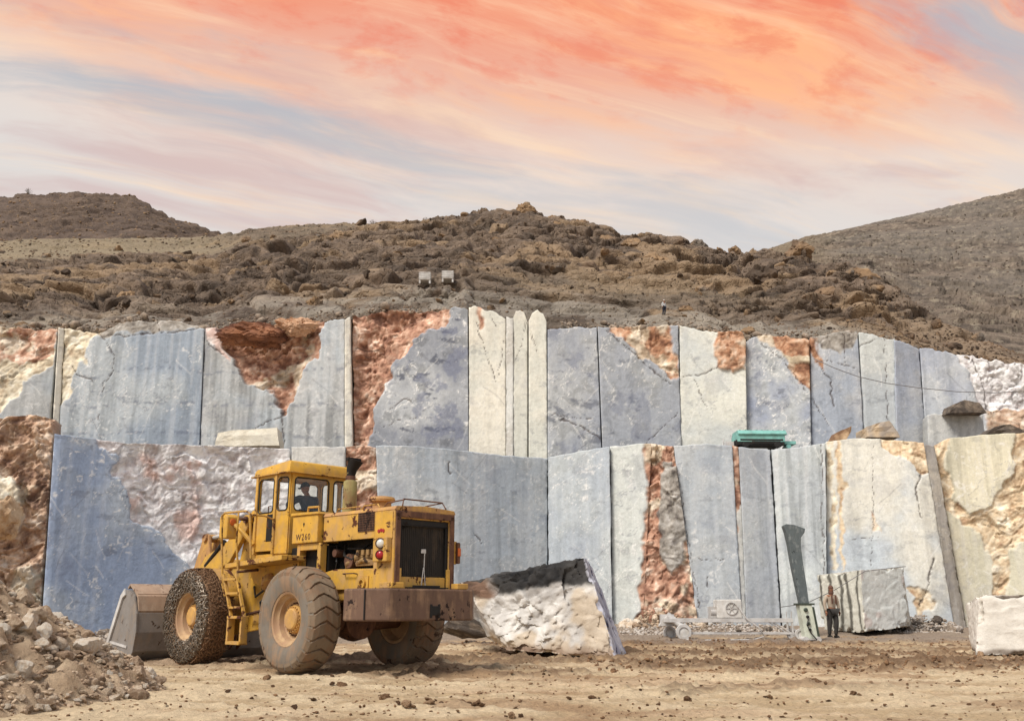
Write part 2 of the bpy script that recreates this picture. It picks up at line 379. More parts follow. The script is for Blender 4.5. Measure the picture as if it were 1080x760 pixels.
# ------------------------------------------------------------------ ground
MUDB = [(19.5, 1.7, 1.5, 12.5, .8), (24., 2.2, -1, 16, .72), (29.5, 2.6, -2, 19, .6), (16.8, .8, -3, 2.0, .6), (21., 2., -6., 4., .62), (13.6, .5, 0., 5., .5)]
def RISE(x, y): return ss(y, 28., 42.)*.36*ss(x, -7, 1.)*(1-ss(y, 44, 60))
def ground():
    def axis(segs):
        o = [segs[0][0]]
        for a, b, s in segs: o += list(np.arange(a+s, b+s*.5, s))
        return np.unique(np.round(o, 4))
    xs = axis([(-600, -60, 60), (-60, -16, 2.), (-16, -8, .12), (-8, 12, .05), (12, 26, .12), (26, 60, 2.), (60, 600, 60)])
    ys = axis([(-600, -20, 58), (-20, 6, 1.), (6, 11, .08), (11, 22, .05), (22, 34, .1), (34, 48, .3), (48, 108, 3.), (108, 1000, 80)])
    X, Y = np.meshgrid(xs, ys)
    near = ss(Y, 4, 8)*(1-ss(Y, 44, 52))*(1-ss(np.abs(X), 24, 40))
    p = np.stack([X, Y, 0*X], -1)
    ruts = fbm(p*np.array([.25, 1.1, 1]), 4, 3); f1 = fbm(p*np.array([1.2, 2.4, 1]), 4, 9); f2 = fbm(p*7., 3, 21)
    mud = 0*X
    for yc, yw, x0, x1, a in MUDB:
        b = np.exp(-((Y-yc-ruts*1.6)/yw)**2)*ss(X, x0-1, x0+1.5)*(1-ss(X, x1-2, x1+2))*a
        mud = np.maximum(mud, b)
    mud = np.clip(mud*ss(f1*.9+ruts*.9+f2*.35+mud*.5, .0, .75)*1.5, 0, .92)
    lump = np.maximum(f2, 0)*.05+np.maximum(fbm(p*3.3, 3, 5), 0)*.09
    Z = near*(ruts*.045+f1*.018+f2*.022+fbm(p*16., 2, 25)*.008+np.abs(f2)*f1*.03+mud*lump*1.2)
    Z = Z+RISE(X, Y)
    tr = np.sin(((Y-17)*.92+(X+1)*.46)*2.4)                    # wheel tracks
    Z += near*.014*np.sign(tr)*ss(np.abs(tr), .6, .95)*ss(f1, -.2, .3)
    c1, c2, c3 = lin((212, 192, 160)), lin((188, 165, 132)), lin((118, 94, 72))
    k = ss(f1+f2*.3, -.4, .5)[..., None]; C = c1*k+c2*(1-k)
    tn = ss(fbm(p*np.array([.5, 1.6, 1]), 4, 40)+ (Y-16)*.03, .05, .5)[..., None]*.6
    C = C*(1-tn)+lin((154, 122, 92))*tn
    lt = (ss(fbm(p*np.array([.4, 1.8, 1]), 3, 77), .25, .55)*ss(Y, 30, 15)*.5)[..., None]; C = C*(1-lt)+lin((216, 192, 160))*lt
    C = C*(1-mud[..., None])+c3*mud[..., None]
    g = (ss(Y+ruts*3+f1*2, 30.5, 34)*.85)[..., None]; C = C*(1-g)+lin((140, 126, 114))*g
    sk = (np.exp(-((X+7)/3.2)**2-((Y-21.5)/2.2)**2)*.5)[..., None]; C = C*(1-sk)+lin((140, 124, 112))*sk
    V = np.stack([X, Y, Z], -1)
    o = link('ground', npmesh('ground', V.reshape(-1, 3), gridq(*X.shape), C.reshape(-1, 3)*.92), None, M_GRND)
    return tag(o, kind='structure'), (xs, ys, Z)
GROUND, (GX, GY, GZ) = ground()
def gz(x, y): return float(GZ[min(len(GY)-1, np.searchsorted(GY, y)), min(len(GX)-1, np.searchsorted(GX, x))])

# ------------------------------------------------------------------ quarry benches
KIND = {  # rock surfaces that are broken, not sawn: four tones each
    'rust': [(122, 88, 74), (162, 122, 102), (196, 160, 138), (222, 204, 188)],
    'rustb': [(120, 84, 66), (170, 126, 98), (196, 162, 136), (210, 190, 172)],
    'brown': [(124, 98, 84), (172, 142, 120), (200, 176, 154), (216, 202, 188)],
    'cream': [(176, 158, 134), (212, 200, 176), (224, 216, 198), (232, 226, 212)],
    'white': [(182, 172, 170), (208, 205, 206), (222, 220, 220), (232, 230, 228)],
    'grey': [(104, 98, 94), (148, 142, 134), (170, 166, 160), (190, 186, 182)],
    'yel': [(166, 138, 112), (200, 178, 148), (216, 200, 174), (228, 219, 202)],
}
def kcol(kind, f):
    c = np.array([lin(q) for q in KIND[kind]]); f = np.clip(f, 0, .9999)*3; i = f.astype(int); w = (f-i)[..., None]
    return c[i]*(1-w)+c[i+1]*w
BLUE = (175, 182, 187); DBLUE = (150, 161, 174); PALE = (197, 197, 193); CREAM = (226, 221, 207); LAV = (188, 191, 195); GREY = (176, 178, 178); YEL = (214, 208, 186)
PLAN_UP = ((-230, 60, 216, 365, 495, 577, 716, 786, 856, 913, 978, 1320), (46., 47.6, 48.0, 48.2, 47.9, 47.7, 48., 47.9, 47.8, 47.8, 48.3, 47.4))
PLAN_LO = ((-260, 57, 307, 397, 480, 577, 643, 710, 813, 872, 975, 1015, 1320), (35., 37.6, 41.9, 42.3, 43.2, 45.2, 43.5, 42.6, 42.7, 41.5, 40.6, 40.8, 38.2))
def panel(parent, name, top, bot, Y, base, alt, rough=(), cracks=(), streak=.5, vein=.5, mott=.4, label=None, step=1.15, back=1.3, dash=0, seed=[0], chip=1., off_y=0.):
    seed[0] += 13; S = seed[0]
    top = np.array(top, float); bot = np.array(bot, float)
    w = max(top[-1, 0]-top[0, 0], bot[-1, 0]-bot[0, 0]); h = (bot[:, 1].max()-top[:, 1].min())
    nu = max(4, int(w/step)); nv = max(4, int(h/step)); u = np.linspace(0, 1, nu+1); v = np.linspace(0, 1, nv+1)
    inset = -.38
    tx = top[0, 0]+inset+(top[-1, 0]-top[0, 0]-2*inset)*u; ty = np.interp(tx, top[:, 0], top[:, 1])
    bx = bot[0, 0]+inset+(bot[-1, 0]-bot[0, 0]-2*inset)*u; by = np.interp(bx, bot[:, 0], bot[:, 1])
    tj = fbm(np.stack([tx/9, 0*tx, 0*tx+S], -1), 3, S)*(.55 if parent is LO else 1.5)*chip; ty = ty+tj+(0 if parent is LO else fbm(np.stack([tx/3.5, 0*tx, 0*tx+S], -1), 2, S+1)*.6)
    px = tx[None]*(1-v[:, None])+bx[None]*v[:, None]; py = ty[None]*(1-v[:, None])+by[None]*v[:, None]
    PLN = PLAN_UP if parent is UP else PLAN_LO
    Yl = np.interp(u, np.linspace(0, 1, len(Y)), Y); base_Y = np.interp(.5*(tx+bx), PLN[0], PLN[1])
    Yv = (base_Y+(Yl-np.mean(Yl))*(.28 if w > 12 else .12)+off_y)[None]+0*px
    P = at(px, py, Yv)
    ch = P[-1, -1]-P[-1, 0]; n = np.array([ch[1], -ch[0], 0]); n /= np.linalg.norm(n)
    if n[1] > 0: n = -n
    tang = np.array([-n[1], n[0], 0]); s = P @ tang; z = P[..., 2]
    q = np.stack([s, z, 0*s+S*.37], -1)
    # sawn face
    lo = fbm(q*.35, 4, S); mid = fbm(q*1.3, 4, S+3); hi = fbm(q*5, 3, S+5)
    k = ss(lo+.35*mid, -.55, .55)[..., None]; C = lin(base)*k+lin(alt)*(1-k)
    sk = fbm(np.stack([s*5., z*.22, 0*s+S], -1), 4, S+8); sk2 = fbm(np.stack([s*1.6, z*.1, 0*s+S], -1), 3, S+9)
    C = C*(1-streak*(.26*ss(sk, .0, .6)+.17*ss(sk2, .0, .5)))[..., None]
    C = C*(1-mott*.26*ss(mid+.4*hi, .1, .6))[..., None]
    lw = (streak*.28*ss(-sk, .15, .6))[..., None]; C = C*(1-lw)+lin((208, 208, 208))*lw
    wq = q+.5*np.stack([mid, lo, 0*lo], -1)
    vn = 1-np.abs(fbm(np.stack([wq[..., 0]*.75+wq[..., 1]*.42, wq[..., 1]*.55-wq[..., 0]*.5, q[..., 2]], -1), 4, S+15))
    vw = (vein*.75*ss(vn, .955, .995)*ss(hi+lo, -.5, .4))[..., None]; C = C*(1-vw)+lin((232, 231, 228))*vw
    vd = 1-np.abs(fbm(np.stack([wq[..., 0]*.8-wq[..., 1]*.4, wq[..., 1]*.6, q[..., 2]+9], -1), 4, S+17))
    vw = (vein*.6*ss(vd, .965, .995)*ss(lo, -.1, .5))[..., None]; C = C*(1-vw)+lin((96, 100, 116))*vw
    v3 = 1-np.abs(fbm(np.stack([wq[..., 0]*2.1+wq[..., 1]*1.3, wq[..., 1]*1.1-wq[..., 0]*.9, q[..., 2]+31], -1), 4, S+27))
    vw = (vein*.55*ss(v3, .93, .995)*ss(mid+lo*.5, -.2, .4))[..., None]; C = C*(1-vw)+lin((226, 225, 222))*vw
    C = C*(1+.07*fbm(q*np.array([22., 9., 1.]), 3, S+61))[..., None]
    dk = (mott*.7*ss(fbm(np.stack([q[..., 0]*1.2+q[..., 1]*.3, q[..., 1]*2.2, q[..., 2]], -1), 5, S+63, .65), .50, .72))[..., None]; C = C*(1-dk)+lin((92, 96, 108))*dk
    bl = (mott*.42*ss(fbm(q*.8, 5, S+23, .6), .32, .62))[..., None]; C = C*(1-bl)+lin((104, 110, 132))*bl
    if dash:
        for zz in (.34, .58, .8):
            row = np.exp(-((v[:, None]+0*px-zz-.02*lo)/.012)**2)*ss(hi, .0, .3)*.45*dash
            C = C*(1-row[..., None])+lin((84, 90, 110))*row[..., None]
    D = lo*.03+mid*.004
    # broken surfaces
    jx = px+5.5*fbm(np.stack([px/16, py/16, 0*px+S], -1), 4, S+31); jy = py+5.5*fbm(np.stack([px/16, py/16, 0*px+S+50], -1), 4, S+33)
    M = np.zeros(px.shape)
    if rough:
        wp = P+.35*np.stack([fbm(P*1.1, 2, 71), fbm(P*1.1, 2, 72), fbm(P*1.1, 2, 73)], -1)
        ws = np.stack([wp[..., 0]+.45*wp[..., 2], wp[..., 1], 1.35*wp[..., 2]-.6*wp[..., 0]], -1)
        h1, e1, c1 = facet(ws*.5, 5, 1.2); h2, e2, c2 = facet(ws*1.5, 6, 1.4); h4, e4, c4 = facet(ws*4.2, 7, 1.3)
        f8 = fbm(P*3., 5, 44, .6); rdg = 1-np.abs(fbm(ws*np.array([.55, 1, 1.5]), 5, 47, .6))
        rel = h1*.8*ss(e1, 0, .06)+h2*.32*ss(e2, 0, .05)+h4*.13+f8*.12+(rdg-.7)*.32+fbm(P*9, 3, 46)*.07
        for poly, kind, off, amp in rough:
            sdv = np.full(px.shape, 99.) if poly is None else sdpoly(jx, jy, poly)
            m = ss(sdv, -1.2, 1.4); depth = ss(sdv, -2, 26)
            cf = .46+.26*(c1-.5)+.34*(c2-.5)+.18*(c4-.5)+.5*f8+.10*fbm(P*12, 2, 9)
            Ck = kcol(kind, cf)
            if kind in ('rust', 'rustb', 'brown'):
                wv_ = (.75*ss(fbm(P*.9+40, 4, 19), .25, .55))[..., None]; Ck = Ck*(1-wv_)+kcol('cream', cf)*wv_*.9
            if kind == 'white':
                wv_ = (.55*ss(fbm(P*.6+70, 4, 29), .3, .7))[..., None]; Ck = Ck*(1-wv_)+lin((190, 142, 122))*wv_
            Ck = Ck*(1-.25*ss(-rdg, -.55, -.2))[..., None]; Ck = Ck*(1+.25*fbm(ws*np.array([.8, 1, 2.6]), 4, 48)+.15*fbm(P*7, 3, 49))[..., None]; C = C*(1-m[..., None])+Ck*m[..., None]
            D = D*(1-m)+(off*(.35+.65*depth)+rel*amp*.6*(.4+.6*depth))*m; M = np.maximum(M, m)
    rg = random.Random(S)
    for k in range(int(w*h/1500*(.3+vein))):
        a = rg.choice((-1, 1, 1))*rg.uniform(.5, 1.25); L_ = rg.uniform(8, 46); x0 = rg.uniform(px.min(), px.max()); y0 = rg.uniform(py.min(), py.max()); x1 = x0+L_*math.cos(a); y1 = y0+L_*math.sin(a)
        bb = (px > min(x0, x1)-3) & (px < max(x0, x1)+3) & (py > min(y0, y1)-4) & (py < max(y0, y1)+4)
        if not bb.any(): continue
        xx = px[bb]+1.4*mid[bb]; yy = py[bb]+1.4*lo[bb]; dd = dline(xx, yy, [(x0, y0), ((x0+x1)/2+rg.uniform(-2, 2), (y0+y1)/2+rg.uniform(-2, 2)), (x1, y1)])
        m = (1-ss(dd, .15, .85))*(1-M[bb])*rg.uniform(.12, .45); tc = lin((236, 235, 231)) if rg.random() < .68 else lin((92, 92, 100)); C[bb] = C[bb]*(1-m[:, None])+tc*m[:, None]
    for ln, wd in cracks:
        dd = dline(px+1.3*fbm(np.stack([px/5, py/5, 0*px], -1), 2, S+3), py+1.3*fbm(np.stack([px/5, py/5, 0*px+7], -1), 2, S+4), ln)
        wv = wd*.72*(.55+.6*ss(fbm(np.stack([px/7, py/7, 0*px+3], -1), 3, S+9), -.4, .5)); m = 1-ss(dd, wv*.4, wv*1.35)
        D = D-.05*m*min(1, wd); C = C*(1-.8*m[..., None])+lin((70, 58, 54))*.8*m[..., None]
    # chipped arrises along the sawn edges
    eu = np.minimum(u, 1-u)*w; edge = np.maximum(0, 1-eu/1.6)[None]*ss(fbm(np.stack([0*px+S, py/7, px/30], -1), 3, 5), -.1, .5)
    D = D-.04*edge*chip
    P = P+n*D[..., None]
    r, c = px.shape
    V = P.reshape(-1, 3); Q = gridq(r, c)[:, ::-1]
    idx = np.arange(r*c).reshape(r, c)
    loop = np.concatenate([idx[0, :], idx[1:, -1], idx[-1, -2::-1], idx[-2:0:-1, 0]])
    bd = V[loop]*np.array([1, 1, 0]); bd /= np.linalg.norm(bd, axis=1)[:, None]; bd = bd*.5+np.array([0, .5, 0])
    B = V[loop]+bd*back; B2 = V[loop]+bd*.12
    o1 = len(V); nl = len(loop); V = np.concatenate([V, B2, B]); a = np.arange(nl); b = (a+1) % nl
    Q = np.concatenate([Q, np.stack([loop[a], loop[b], o1+b, o1+a], -1), np.stack([o1+a, o1+b, o1+nl+b, o1+nl+a], -1)])
    Cc = np.clip(C.reshape(-1, 3)*1.06, .01, .84)
    Ce = Cc[loop]; Cc = np.concatenate([Cc, Ce, Ce*.5+lin((150, 148, 142))*.5])
    o = link(name, npmesh(name, V, Q, Cc), parent, M_WALL)
    if label: o['label'] = label
    return o
UP = thing('quarry_wall', 'upper bench of sawn marble panels with orange broken rock, right under the rocky hillside', 'rock wall', tuple(at(540, 480, 47.)))
UP.location = (0, 0, 0)
LO = thing('quarry_wall', 'lower bench of blue grey sawn marble rising from the quarry floor behind the loader', 'rock wall')
C_ = CREAM
def U(top, bot, Y, base, alt, **k): return panel(UP, 'stone_panel', top, bot, Y, base, alt, **k)
def Lw(top, bot, Y, base, alt, **k): return panel(LO, 'stone_panel', top, bot, Y, base, alt, **k)
U([(-230, 338), (0, 344), (40, 346), (60, 346)], [(-230, 460), (51, 458)], [46, 47], GREY, BLUE,
  rough=[([(-240, 380), (62, 366), (58, 386), (28, 404), (-4, 434), (-240, 470)], 'cream', -.12, .35), ([(-240, 320), (70, 320), (60, 352), (58, 372), (30, 384), (8, 374), (-12, 384), (-240, 390)], 'rust', -.25, .55)], label='orange and cream broken rock above a grey triangle of sawn stone')
U([(62, 346), (67, 346)], [(54, 478), (60, 478)], [47, 48.6], C_, PALE, streak=.2)
U([(68, 346), (105, 351), (125, 341), (150, 338), (185, 338), (215, 346)], [(61, 484), (209, 487)], [48.6, 48.0], BLUE, DBLUE, streak=.7, vein=.8, dash=1,
  rough=[([(60, 335), (110, 349), (97, 362), (84, 386), (72, 420), (60, 440)], 'cream', -.2, .3), ([(104, 330), (220, 330), (216, 345), (190, 350), (168, 350), (130, 353), (108, 354)], 'grey', -.12, .22)],
  cracks=[([(104, 351), (114, 362), (120, 376), (119, 392), (112, 402)], .9), ([(75, 386), (84, 396), (98, 402)], 1.), ([(108, 354), (130, 354), (168, 351), (214, 346)], .9), ([(168, 350), (166, 338)], .9), ([(110, 402), (107, 418)], .7), ([(104, 436), (103, 442)], .7)])
U([(217, 346), (240, 342), (300, 340), (344, 337), (363, 336)], [(211, 487), (363, 490)], [48.3, 48.2], GREY, BLUE, streak=.9, dash=1,
  rough=[([(222, 330), (346, 330), (338, 352), (330, 380), (316, 400), (302, 436), (293, 428), (280, 410), (262, 402), (250, 386), (238, 366), (216, 352)], 'rust', -1.25, .7), ([(212, 335), (226, 344), (236, 362), (246, 386), (230, 372), (214, 356)], 'white', -.1, .2)],
  cracks=[([(217, 360), (226, 368), (236, 374)], 1.1), ([(299, 430), (297, 445), (300, 470)], 1.2), ([(262, 455), (297, 438)], .8)], label='grey sawn panel broken open by a deep orange hollow')
U([(364, 336), (369, 333)], [(364, 490), (372, 490)], [48.2, 49.2], C_, PALE, streak=.3)
U([(370, 331), (400, 326), (440, 325), (480, 324), (493, 326)], [(372, 492), (494, 492)], [49.0, 48.0], (174, 177, 180), (140, 144, 152), streak=.15, vein=1., mott=1.3,
  rough=[([(360, 310), (482, 310), (472, 338), (440, 354), (424, 376), (409, 400), (396, 430), (389, 470), (384, 495), (360, 495)], 'rust', -.7, .75)],
  cracks=[([(395, 455), (418, 444), (440, 440)], .7), ([(410, 432), (428, 420), (436, 424)], .7), ([(374, 366), (396, 364)], 1.1)], label='orange rough rock column beside dark scratched grey marble')
U([(495, 322), (515, 326), (533, 335)], [(495, 497), (533, 497)], [47.4, 48.2], C_, (206, 206, 196), streak=.3, vein=.3,
  rough=[([(501, 318), (507, 318), (510, 346), (506, 348)], 'rust', -.1, .2)], cracks=[([(503, 340), (510, 365), (524, 402)], .7), ([(524, 402), (529, 380), (532, 350)], .5), ([(516, 330), (524, 345)], .5)])
U([(534, 334), (541, 334)], [(534, 499), (541, 499)], [48.4, 47.2], (176, 172, 164), PALE, streak=.6)
U([(542, 334), (544, 328), (548, 326), (553, 329), (556, 340)], [(542, 499), (556, 499)], [47.2, 47.5], C_, (206, 206, 196), streak=.2, vein=.2, cracks=[([(543, 380), (550, 360), (555, 340)], .5)])
U([(558, 338), (561, 331), (567, 328), (573, 332), (576, 340)], [(558, 499), (577, 499)], [47.1, 47.3], C_, (206, 206, 196), streak=.2, vein=.3, cracks=[([(560, 350), (565, 370)], .6)])
U([(578, 346), (600, 345), (629, 346)], [(578, 500), (635, 500)], [47.9, 48.1], (178, 181, 183), (156, 161, 170), streak=.2, vein=1., mott=.9,
  cracks=[([(590, 441), (604, 446), (622, 456), (634, 462)], 1.1), ([(579, 436), (600, 440), (633, 442)], .5)])
U([(631, 346), (660, 343), (700, 343), (715, 342)], [(637, 500), (719, 497)], [47.9, 48.3], (180, 183, 184), (158, 163, 171), streak=.15, vein=1.1, mott=.8,
  rough=[([(640, 335), (706, 335), (712, 350), (718, 392), (708, 404), (692, 386), (668, 366), (644, 352)], 'rustb', -.4, .4)],
  cracks=[([(640, 348), (664, 368), (690, 392), (708, 406)], .9), ([(678, 472), (696, 452), (716, 436)], .6)], label='light veined grey marble with an orange wedge at its top right')
U([(717, 344), (740, 348), (755, 350), (783, 352), (786, 360)], [(719, 497), (788, 498)], [48.3, 47.3], (214, 214, 204), (194, 198, 196), streak=.1, vein=.6,
  rough=[([(756, 340), (792, 340), (788, 386), (772, 391), (757, 386), (754, 362)], 'rustb', .25, .45)],
  cracks=[([(717, 396), (738, 396), (750, 391), (758, 385)], .8), ([(732, 400), (745, 430)], .4)], label='cream white marble panel with an orange lump at its top right corner')
U([(787, 360), (800, 355), (830, 355), (853, 358)], [(789, 497), (856, 497)], [49.4, 48.0], (184, 188, 190), (150, 158, 176), streak=.1, vein=1.2, mott=.8,
  rough=[([(800, 345), (862, 345), (860, 430), (850, 406), (836, 386), (822, 368), (806, 360)], 'cream', .18, .2), ([(796, 345), (860, 345), (858, 372), (838, 378), (812, 366), (798, 358)], 'rustb', .1, .35), ([(834, 392), (846, 384), (858, 384), (858, 424), (846, 404)], 'rustb', .05, .3)],
  cracks=[([(818, 372), (834, 390), (850, 412)], .8), ([(803, 362), (818, 374)], .7)])
U([(855, 355), (880, 350), (904, 350)], [(857, 497), (913, 497)], [47.8, 48.0], LAV, (164, 172, 184), streak=.3, vein=.6,
  rough=[([(850, 340), (910, 340), (902, 366), (885, 372), (866, 362), (852, 362)], 'grey', -.05, .25), ([(852, 352), (862, 358), (868, 392), (858, 382)], 'rustb', .02, .3)],
  cracks=[([(866, 388), (878, 400), (877, 414), (881, 428)], 1.1), ([(856, 420), (874, 448)], .6), ([(890, 352), (892, 382)], .8), ([(860, 380), (884, 382), (902, 388)], .6)])
U([(906, 351), (925, 354), (943, 358)], [(914, 497), (946, 495)], [48, 47.2], (196, 200, 198), (180, 186, 190), streak=.25, vein=.5, cracks=[([(907, 365), (922, 358)], .8), ([(932, 356), (938, 465)], .5)])
U([(944, 358), (969, 366)], [(947, 495), (978, 493)], [47.4, 49.2], LAV, (166, 173, 186), streak=.25, vein=.3)
U([(971, 366), (1000, 372), (1035, 377), (1080, 385), (1180, 398), (1320, 420)], [(979, 493), (1320, 500)], [49.2, 47.6], (184, 188, 192), (166, 172, 184), streak=.5, vein=.5,
  rough=[([(998, 360), (1330, 380), (1330, 470), (1045, 452), (1034, 430), (1022, 400)], 'white', -.2, .45), ([(1040, 432), (1080, 430), (1330, 440), (1330, 520), (1036, 520)], 'brown', .3, .4)], cracks=[([(1026, 378), (1036, 402), (1044, 436)], 1.)], label='rough white and grey rock stepping down to the right')
U([(979, 438), (1000, 436), (1036, 436)], [(980, 495), (1042, 495)], [46.9, 46.5], PALE, GREY, streak=.5, off_y=-1.5)
# lower bench
Lw([(-260, 446), (0, 441), (30, 437), (57, 441)], [(-260, 700), (38, 676)], [35, 36.8], GREY, BLUE, rough=[(None, 'brown', -.1, .8), ([(-240, 500), (-60, 470), (10, 505), (24, 540), (14, 566), (-40, 580), (-240, 590)], 'cream', .7, .4)], label='brown broken rock at the left end')
Lw([(58, 457), (90, 461), (130, 466), (200, 468), (307, 472)], [(43, 678), (307, 678)], [38.2, 41.8], (168, 179, 193), (138, 153, 178), streak=.35, vein=1.1, mott=.6,
  rough=[([(96, 452), (312, 460), (312, 600), (272, 612), (238, 601), (210, 606), (190, 590), (170, 563), (140, 545), (136, 512), (120, 500), (122, 480), (104, 472)], 'white', -.40, .30)],
  label='deep blue sawn face with rough white and pink rock across its upper right')
Lw([(308, 471), (364, 471)], [(308, 678), (362, 678)], [42.6, 42.3], PALE, GREY)
Lw([(365, 471), (380, 469), (396, 471)], [(363, 678), (402, 678)], [42.5, 42.4], GREY, GREY, rough=[(None, 'rust', -.2, .5)], label='orange broken seam between two sawn faces')
Lw([(397, 470), (440, 470), (480, 474), (530, 480), (577, 483)], [(403, 674), (577, 672)], [42.2, 42.5, 43.2, 44.2, 45.4], (184, 190, 194), (166, 175, 184), streak=.55, vein=.7, mott=.5,
  cracks=[([(474, 486), (474, 498)], 1.3), ([(500, 562), (508, 574)], .8)], label='wide blue grey face curving back to a vertical seam')
Lw([(578, 482), (610, 476), (642, 471)], [(579, 672), (646, 672)], [45.0, 43.4], (184, 190, 192), (168, 176, 184), streak=.3, vein=1.)
Lw([(644, 471), (665, 469), (686, 467)], [(647, 672), (677, 672)], [43.2, 42.8], (198, 202, 198), (184, 190, 190), streak=.2, vein=.8, rough=[([(680, 460), (700, 460), (690, 600), (684, 690), (668, 690), (674, 600), (682, 540)], 'rust', -.15, .25)])
Lw([(687, 468), (710, 470)], [(672, 672), (738, 672)], [43.2, 43.1], GREY, GREY, rough=[(None, 'rust', -.05, .4), ([(699, 486), (716, 492), (722, 530), (726, 570), (712, 604), (700, 584), (696, 530)], 'grey', .25, .25)], label='tapering column of dark orange broken rock')
Lw([(711, 470), (740, 468), (772, 470)], [(738, 672), (783, 670)], [42.6, 42.0], (186, 191, 194), (168, 176, 184), streak=.35, vein=.7, cracks=[([(735, 588), (748, 590), (768, 589)], .6), ([(746, 608), (747, 618)], 1.3), ([(716, 500), (724, 560), (738, 640)], .5)])
Lw([(773, 470), (779, 471)], [(784, 672), (788, 672)], [42.3, 42.6], GREY, PALE, rough=[([(768, 460), (784, 460), (784, 530), (776, 560)], 'rust', -.1, .15)])
Lw([(780, 471), (812, 474)], [(789, 672), (824, 670)], [42.3, 43.4], (182, 187, 190), (168, 174, 181), streak=.5, vein=.4)
Lw([(814, 474), (840, 472), (870, 467)], [(826, 670), (872, 672)], [43.2, 41.6], (190, 196, 196), (174, 180, 184), streak=.9, vein=.4, cracks=[([(866, 470), (867, 540), (870, 620)], .6)])
Lw([(872, 466), (900, 462), (930, 463), (974, 466)], [(873, 672), (1008, 672)], [41.4, 40.4], (214, 212, 202), (190, 198, 204), streak=.35, vein=.5, mott=.3,
  rough=[([(924, 455), (980, 455), (981, 498), (968, 500), (956, 488), (934, 480)], 'yel', -.2, .4), ([(874, 462), (880, 462), (882, 600), (876, 600)], 'cream', -.06, .12), ([(884, 466), (889, 466), (890, 590), (886, 600)], 'yel', -.05, .1), ([(918, 540), (924, 548), (926, 566), (919, 562)], 'rust', -.08, .15), ([(954, 622), (976, 618), (990, 640), (968, 650)], 'yel', -.1, .3)],
  cracks=[([(970, 500), (966, 520), (972, 545)], 1.1), ([(985, 590), (978, 620), (970, 640)], 1.4), ([(900, 568), (926, 566)], .5), ([(920, 470), (921, 540), (919, 600)], .5)], label='cream marble face with thin orange stains running down')
Lw([(975, 468), (985, 470)], [(1009, 672), (1021, 672)], [40.4, 41.8], (184, 178, 168), (166, 160, 152), streak=.8)
Lw([(986, 468), (1000, 462), (1040, 458), (1080, 456), (1320, 448)], [(1022, 674), (1320, 684)], [41.0, 38.2], YEL, (200, 196, 176), streak=.6, vein=.6, mott=.3,
  rough=[([(970, 455), (1005, 455), (998, 490), (1004, 525), (1025, 542), (1045, 532), (1060, 512), (1071, 480), (1070, 450), (1110, 450), (1108, 560), (1066, 578), (1060, 690), (1042, 690), (1047, 595), (1032, 562), (1004, 548), (984, 520)], 'yel', -.3, .45)], label='yellowish stone face bordered by a band of ochre broken rock')
# solid rock behind the faces, bench floor between them
def core(name, parent, pts, col, kind=None):
    """pts: front plan line (px, Y) with z0,z1; a plain mass behind the sawn panels"""
    bm = NB(); A = []; B = []
    for px, Y, z0, z1 in pts:
        r = ray(px, 642.); X = r[0]/r[1]*Y
        A.append((X, Y, z0, z1))
    cols = []
    for X, Y, z0, z1 in A: cols.append([bm.verts.new(q) for q in ((X, Y, z0), (X, Y, z1), (X*1.05, Y+9, z1), (X*1.05, Y+9, z0))])
    for a, b in zip(cols, cols[1:]):
        for i in range(4): bm.faces.new([a[i], a[(i+1) % 4], b[(i+1) % 4], b[i]])
    bm.faces.new(cols[0]); bm.faces.new(cols[-1][::-1])
    o = obj(name, bm, M_GREYR, parent); return o
core('rock_core', LO, [(-300, 38., -1, 7.6), (50, 38.6, -1, 7.4), (300, 43.2, -1, 7.6), (480, 44.8, -1, 7.6), (577, 46.8, -1, 7.7), (690, 44.6, -1, 7.7), (860, 44, -1, 7.7), (1000, 42.8, -1, 7.6), (1400, 41, -1, 7.4)], None)
core('rock_core', UP, [(-300, 49., 5, 14.2), (60, 50., 5, 14.4), (360, 50.6, 5, 14.9), (577, 49.8, 5, 14.6), (786, 50.8, 5, 14.2), (970, 50.6, 5, 12.8), (1080, 50.4, 5, 11.8), (1400, 49, 5, 11.)], None)

